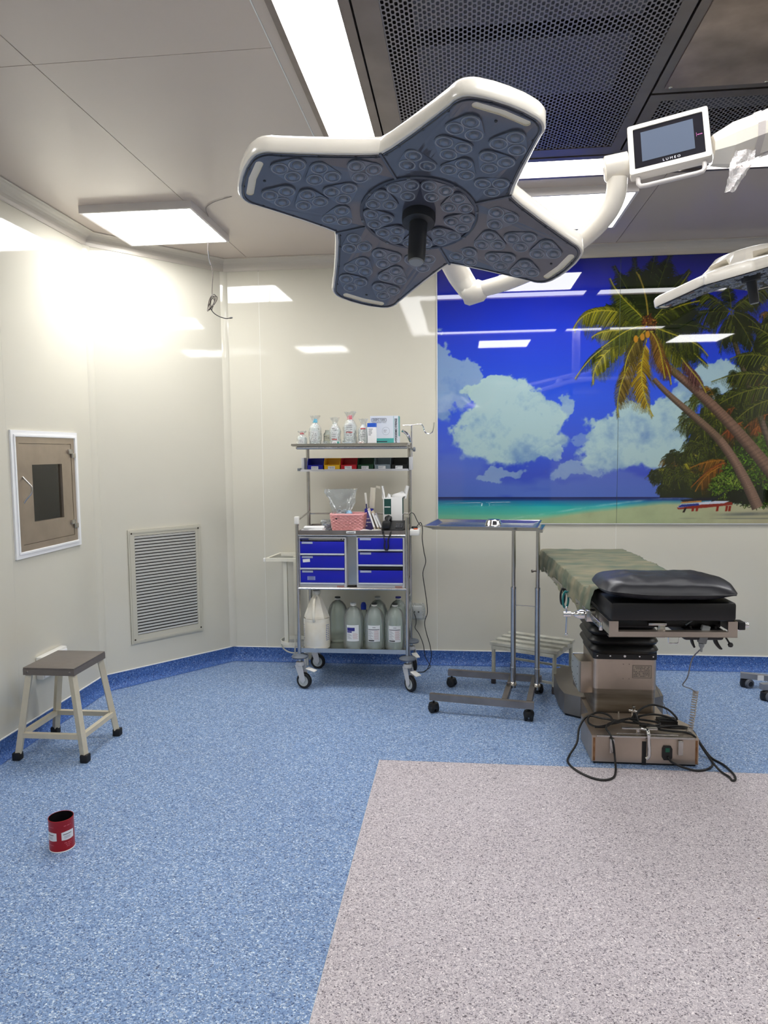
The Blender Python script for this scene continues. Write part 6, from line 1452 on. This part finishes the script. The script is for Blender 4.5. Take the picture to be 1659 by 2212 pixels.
    for k in range(9):
        a0 = D(-132+40*k); tri_ = [(.1065*math.cos(D(s)), .1065*math.sin(D(s))) for s in (-10.2, 10.2)]+[(.074, 0)]
        if cm is None:
            c, q, Pm = module_mesh(tri_, .0185); cm = (c, q, MB().plate(Pm, [], -.0045, -.0005).mesh('lens_module', mat('centre_module', (104, 108, 120), .12, coat=.4)))
        c, q, me = cm; o = bpy.data.objects.new('lens_module', me); COL.objects.link(o); o.parent = t; o.matrix_local = RZ(a0) @ T(c.x, c.y, 0)
        for p in q: lens_at(o, T(p.x, p.y, 0) @ Matrix.Diagonal((.92, .92, 1, 1)))
    for k in range(8):
        a = D(12+45*k); pc = MB().box(-.003, .003, -.004, .004, -.0068, -.003, .001, T(.1285*math.cos(a), .1285*math.sin(a), 0) @ RZ(a)); pc.build('ring_clip', mat('clip_grey', (110, 116, 126), .3), t)
    MB().lathe([(.037, .0), (.0375, -.012), (.036, -.022), (.033, -.0235), (0, -.0235)], n=36).build('handle_collar', M_hnd, t)
    h = MB().lathe([(.0205, -.023), (.0200, -.030), (.0195, -.10), (.0185, -.112), (.0165, -.1155)], n=28).build('handle', M_hnd, t)
    MB().lathe([(.0166, -.1152), (.0150, -.1185), (0, -.1195)], n=24).build('handle_tip', mat('tip_grey', (150, 154, 156), .35), h)
    return t
MI = LM.inverted()
L1 = make_lamp('large star-shaped surgical lamp with dark lens face, nearest, hanging left of the screen', LM, 'star-shaped surgical lamps')
def lpart(mb, name, m, par=L1, inv=MI):
    mb.v = [tuple(inv @ Vector(v)) for v in mb.v]; return mb.build(name, m, par)
# the gimbal yoke behind the head
lpart(MB().tube([(-.092, 1.69, 2.135), (-.065, 1.82, 2.085), (-.040, 1.93, 2.030), (-.005, 2.00, 1.975), (.028, 2.01, 1.928)], [.036, .034, .032, .032, .028], 18), 'yoke_arm', M_lampw)
lpart(MB().lathe([(0, -.033), (.022, -.031), (.030, -.020), (.030, .020), (.022, .031), (0, .033)], (.034, 2.008, 1.929), (.95, -.1, .25), 24), 'yoke_joint', M_lampw)
lpart(MB().tube([(.045, 2.005, 1.934), (.125, 1.97, 1.947), (.215, 1.93, 1.978), (.300, 1.865, 2.022), (.345, 1.83, 2.062), (.364, 1.81, 2.10), (.366, 1.80, 2.14)], [.021, .0215, .0225, .0235, .024, .024, .024], 18), 'yoke_arm', M_lampw)
hub = lpart(MB().lathe([(0, -.003), (.024, -.003), (.029, 0), (.029, .050), (.024, .053), (0, .053)], (.338, 1.800, 2.158), (1, -.12, .12), 28), 'yoke_hub', M_lampw)
# control screen
SCx = Vector((.1631, -.050, .0165)).normalized(); SCz = Vector((.0042, .050, .1367)); SCz = (SCz-SCx*SCx.dot(SCz)).normalized(); SCy = SCz.cross(SCx); c = Vector((.4668, 1.75, 2.1925))
SM = Matrix(((SCx.x, SCy.x, SCz.x, c.x), (SCx.y, SCy.y, SCz.y, c.y), (SCx.z, SCy.z, SCz.z, c.z), (0, 0, 0, 1)))
mon = thing('control_screen', 'white framed control screen on the lamp arm', 'screen', M=SM)
W2, H2 = .0865, .0675
mb = MB(); mb.box(-W2, W2, 0, .022, -H2, H2, .005); mb.build('screen_case', M_lampw, mon)
mb = MB(); mb.frame(-W2+.001, W2-.001, -H2+.002, H2-.001, .0125, -.004, .001, RX(PI/2) @ T(0, 0, 0)); mb.v = [(x, -abs(y) if y > 0 else y, z) for x, y, z in mb.v]
mb = MB().plate(rrect(-W2+.001, W2-.001, -H2+.001, H2-.001, .005), [rrect(-W2+.0125, W2-.0125, -H2+.0135, H2-.0125, .002)], -.001, .0045, RX(PI/2)); mb.build('bezel', M_lampw, mon)
MB().box(-W2+.012, W2-.012, -.0022, -.0004, -H2+.013, H2-.012, 0).build('glass_border', mat('screen_black', (26, 26, 34), .12), mon)
MB().box(-W2+.029, W2-.033, -.0028, -.0024, -H2+.031, H2-.024, 0).build('display', mat('display_grey', (88, 98, 116), .12), mon)
text('L U M E O', .0085, mat('letter_white', (214, 214, 220), .5), mon, T(.004, -.0027, -H2+.0215) @ FRONT, name='lettering')
for k in range(4): MB().box(W2-.026+k*.0026, W2-.0242+k*.0026, -.0026, -.0022, -.003, -.0008).build('mark', mat('pink_mark', (190, 90, 160), .5), mon)
MB().box(W2-.0285, W2-.0279, -.0026, -.0022, -.006, .004).build('mark', mat('pink_mark', (190, 90, 160), .5), mon)
MB().tube([(-W2+.017, .010, -H2+.002), (-W2+.017, .010, -H2-.016), (-W2+.022, .010, -H2-.0235), (-W2+.034, .010, -H2-.025), (0, .010, -H2-.025), (W2-.034, .010, -H2-.025), (W2-.022, .010, -H2-.0235), (W2-.017, .010, -H2-.016), (W2-.017, .010, -H2+.002)], .0052, 12, smooth=False).build('grab_handle', mat('handle_silver', (220, 214, 210), .3), mon)
# spring arm carrying on to the ceiling post out of view
AR = thing('spring_arm', 'white angular lamp arm leading right from the screen, with torn film on it', 'arm', M=T(.6, 1.72, 2.16))
AI = T(.6, 1.72, 2.16).inverted()
def oct_(x, y, z, w, h):
    c_ = .3
    return [(x, y-w, z-h*c_), (x, y-w, z+h*c_), (x, y-w*c_, z+h), (x, y+w*c_, z+h), (x, y+w, z+h*c_), (x, y+w, z-h*c_), (x, y+w*c_, z-h), (x, y-w*c_, z-h)]
mb = MB(); secs = [(.5555, 1.735, 2.163, .026, .031), (.590, 1.725, 2.168, .036, .0435), (.592, 1.725, 2.1685, .037, .0445), (.635, 1.715, 2.180, .037, .044), (.700, 1.70, 2.197, .037, .044), (1.25, 1.62, 2.32, .037, .044)]
vs = [p for s_ in secs for p in oct_(*s_)]; mb.add(vs, [(j*8+i, j*8+(i+1) % 8, (j+1)*8+(i+1) % 8, (j+1)*8+i) for j in range(len(secs)-1) for i in range(8)]+[tuple(range(8)), tuple(range(40, 48))])
lpart(mb, 'arm_shell', M_lampw, AR, AI)
lpart(MB().cyl((1.28, 1.615, 2.24), (1.28, 1.615, 2.83), .045, n=24), 'ceiling_post', M_lampw, AR, AI)
M_tape = clear('tape_film', (226, 220, 218), .08, .35, .62, bump=1.0, bs=120)
tf_ = MB()
def tape(u_, v_):
    z = 2.140-.088*v_; w = .036*(1-.55*abs(v_-.35)-.25*v_); x = .600+(u_-.5)*w*1.4-.024*v_**1.2+.010*(1-v_); y = 1.680-.006*v_+.004*math.sin(u_*9+v_*7)+.003*noise.noise(Vector((u_*6, v_*9, 0)))
    return (x+.003*noise.noise(Vector((v_*9, u_*3, 1))), y, z)
tf_.grid(tape, 8, 18, True); lpart(tf_, 'torn_tape', M_tape, AR, AI)
for x_, w_ in ((.632, .014), (.655, .022)):
    mb = MB(); R0 = oct_(x_, 1.715, 2.180+(x_-.635)*.26, .0392, .0462); R1 = oct_(x_+w_, 1.712, 2.180+(x_+w_-.635)*.26, .0392, .0462); mb.add(R0+R1, [(i, (i+1) % 8, 8+(i+1) % 8, 8+i) for i in range(8)]); lpart(mb, 'tape_wrap', M_tape, AR, AI)

# second lamp, further back at the right edge
zz = Vector((-.19, -.03, 1)).normalized(); ax = Vector((math.cos(D(147)), math.sin(D(147)), 0)); ax = (ax-zz*ax.dot(zz)).normalized(); ay = zz.cross(ax); c2 = Vector((1.045, 2.80, 2.125))
M2 = Matrix(((ax.x, ay.x, zz.x, c2.x), (ax.y, ay.y, zz.y, c2.y), (ax.z, ay.z, zz.z, c2.z), (0, 0, 0, 1))) @ Matrix.Diagonal((.86, .86, .86, 1))
L2 = dup(L1, 'star-shaped surgical lamp seen edge-on at the right edge, in front of the mural', M2)
for o in [k for k in kids(L2) if k.name.startswith('yoke')]:
    for q in kids(o): bpy.data.objects.remove(q)
    bpy.data.objects.remove(o)
I2 = M2.inverted()
lpart(MB().tube([(1.06, 2.80, 2.20), (1.13, 2.80, 2.215), (1.22, 2.80, 2.25), (1.32, 2.79, 2.31), (1.38, 2.77, 2.40)], .024, 14), 'yoke_arm', M_lampw, L2, I2)
lpart(MB().cyl((1.38, 2.765, 2.36), (1.38, 2.765, 2.83), .04, n=20), 'ceiling_post', M_lampw, L2, I2)
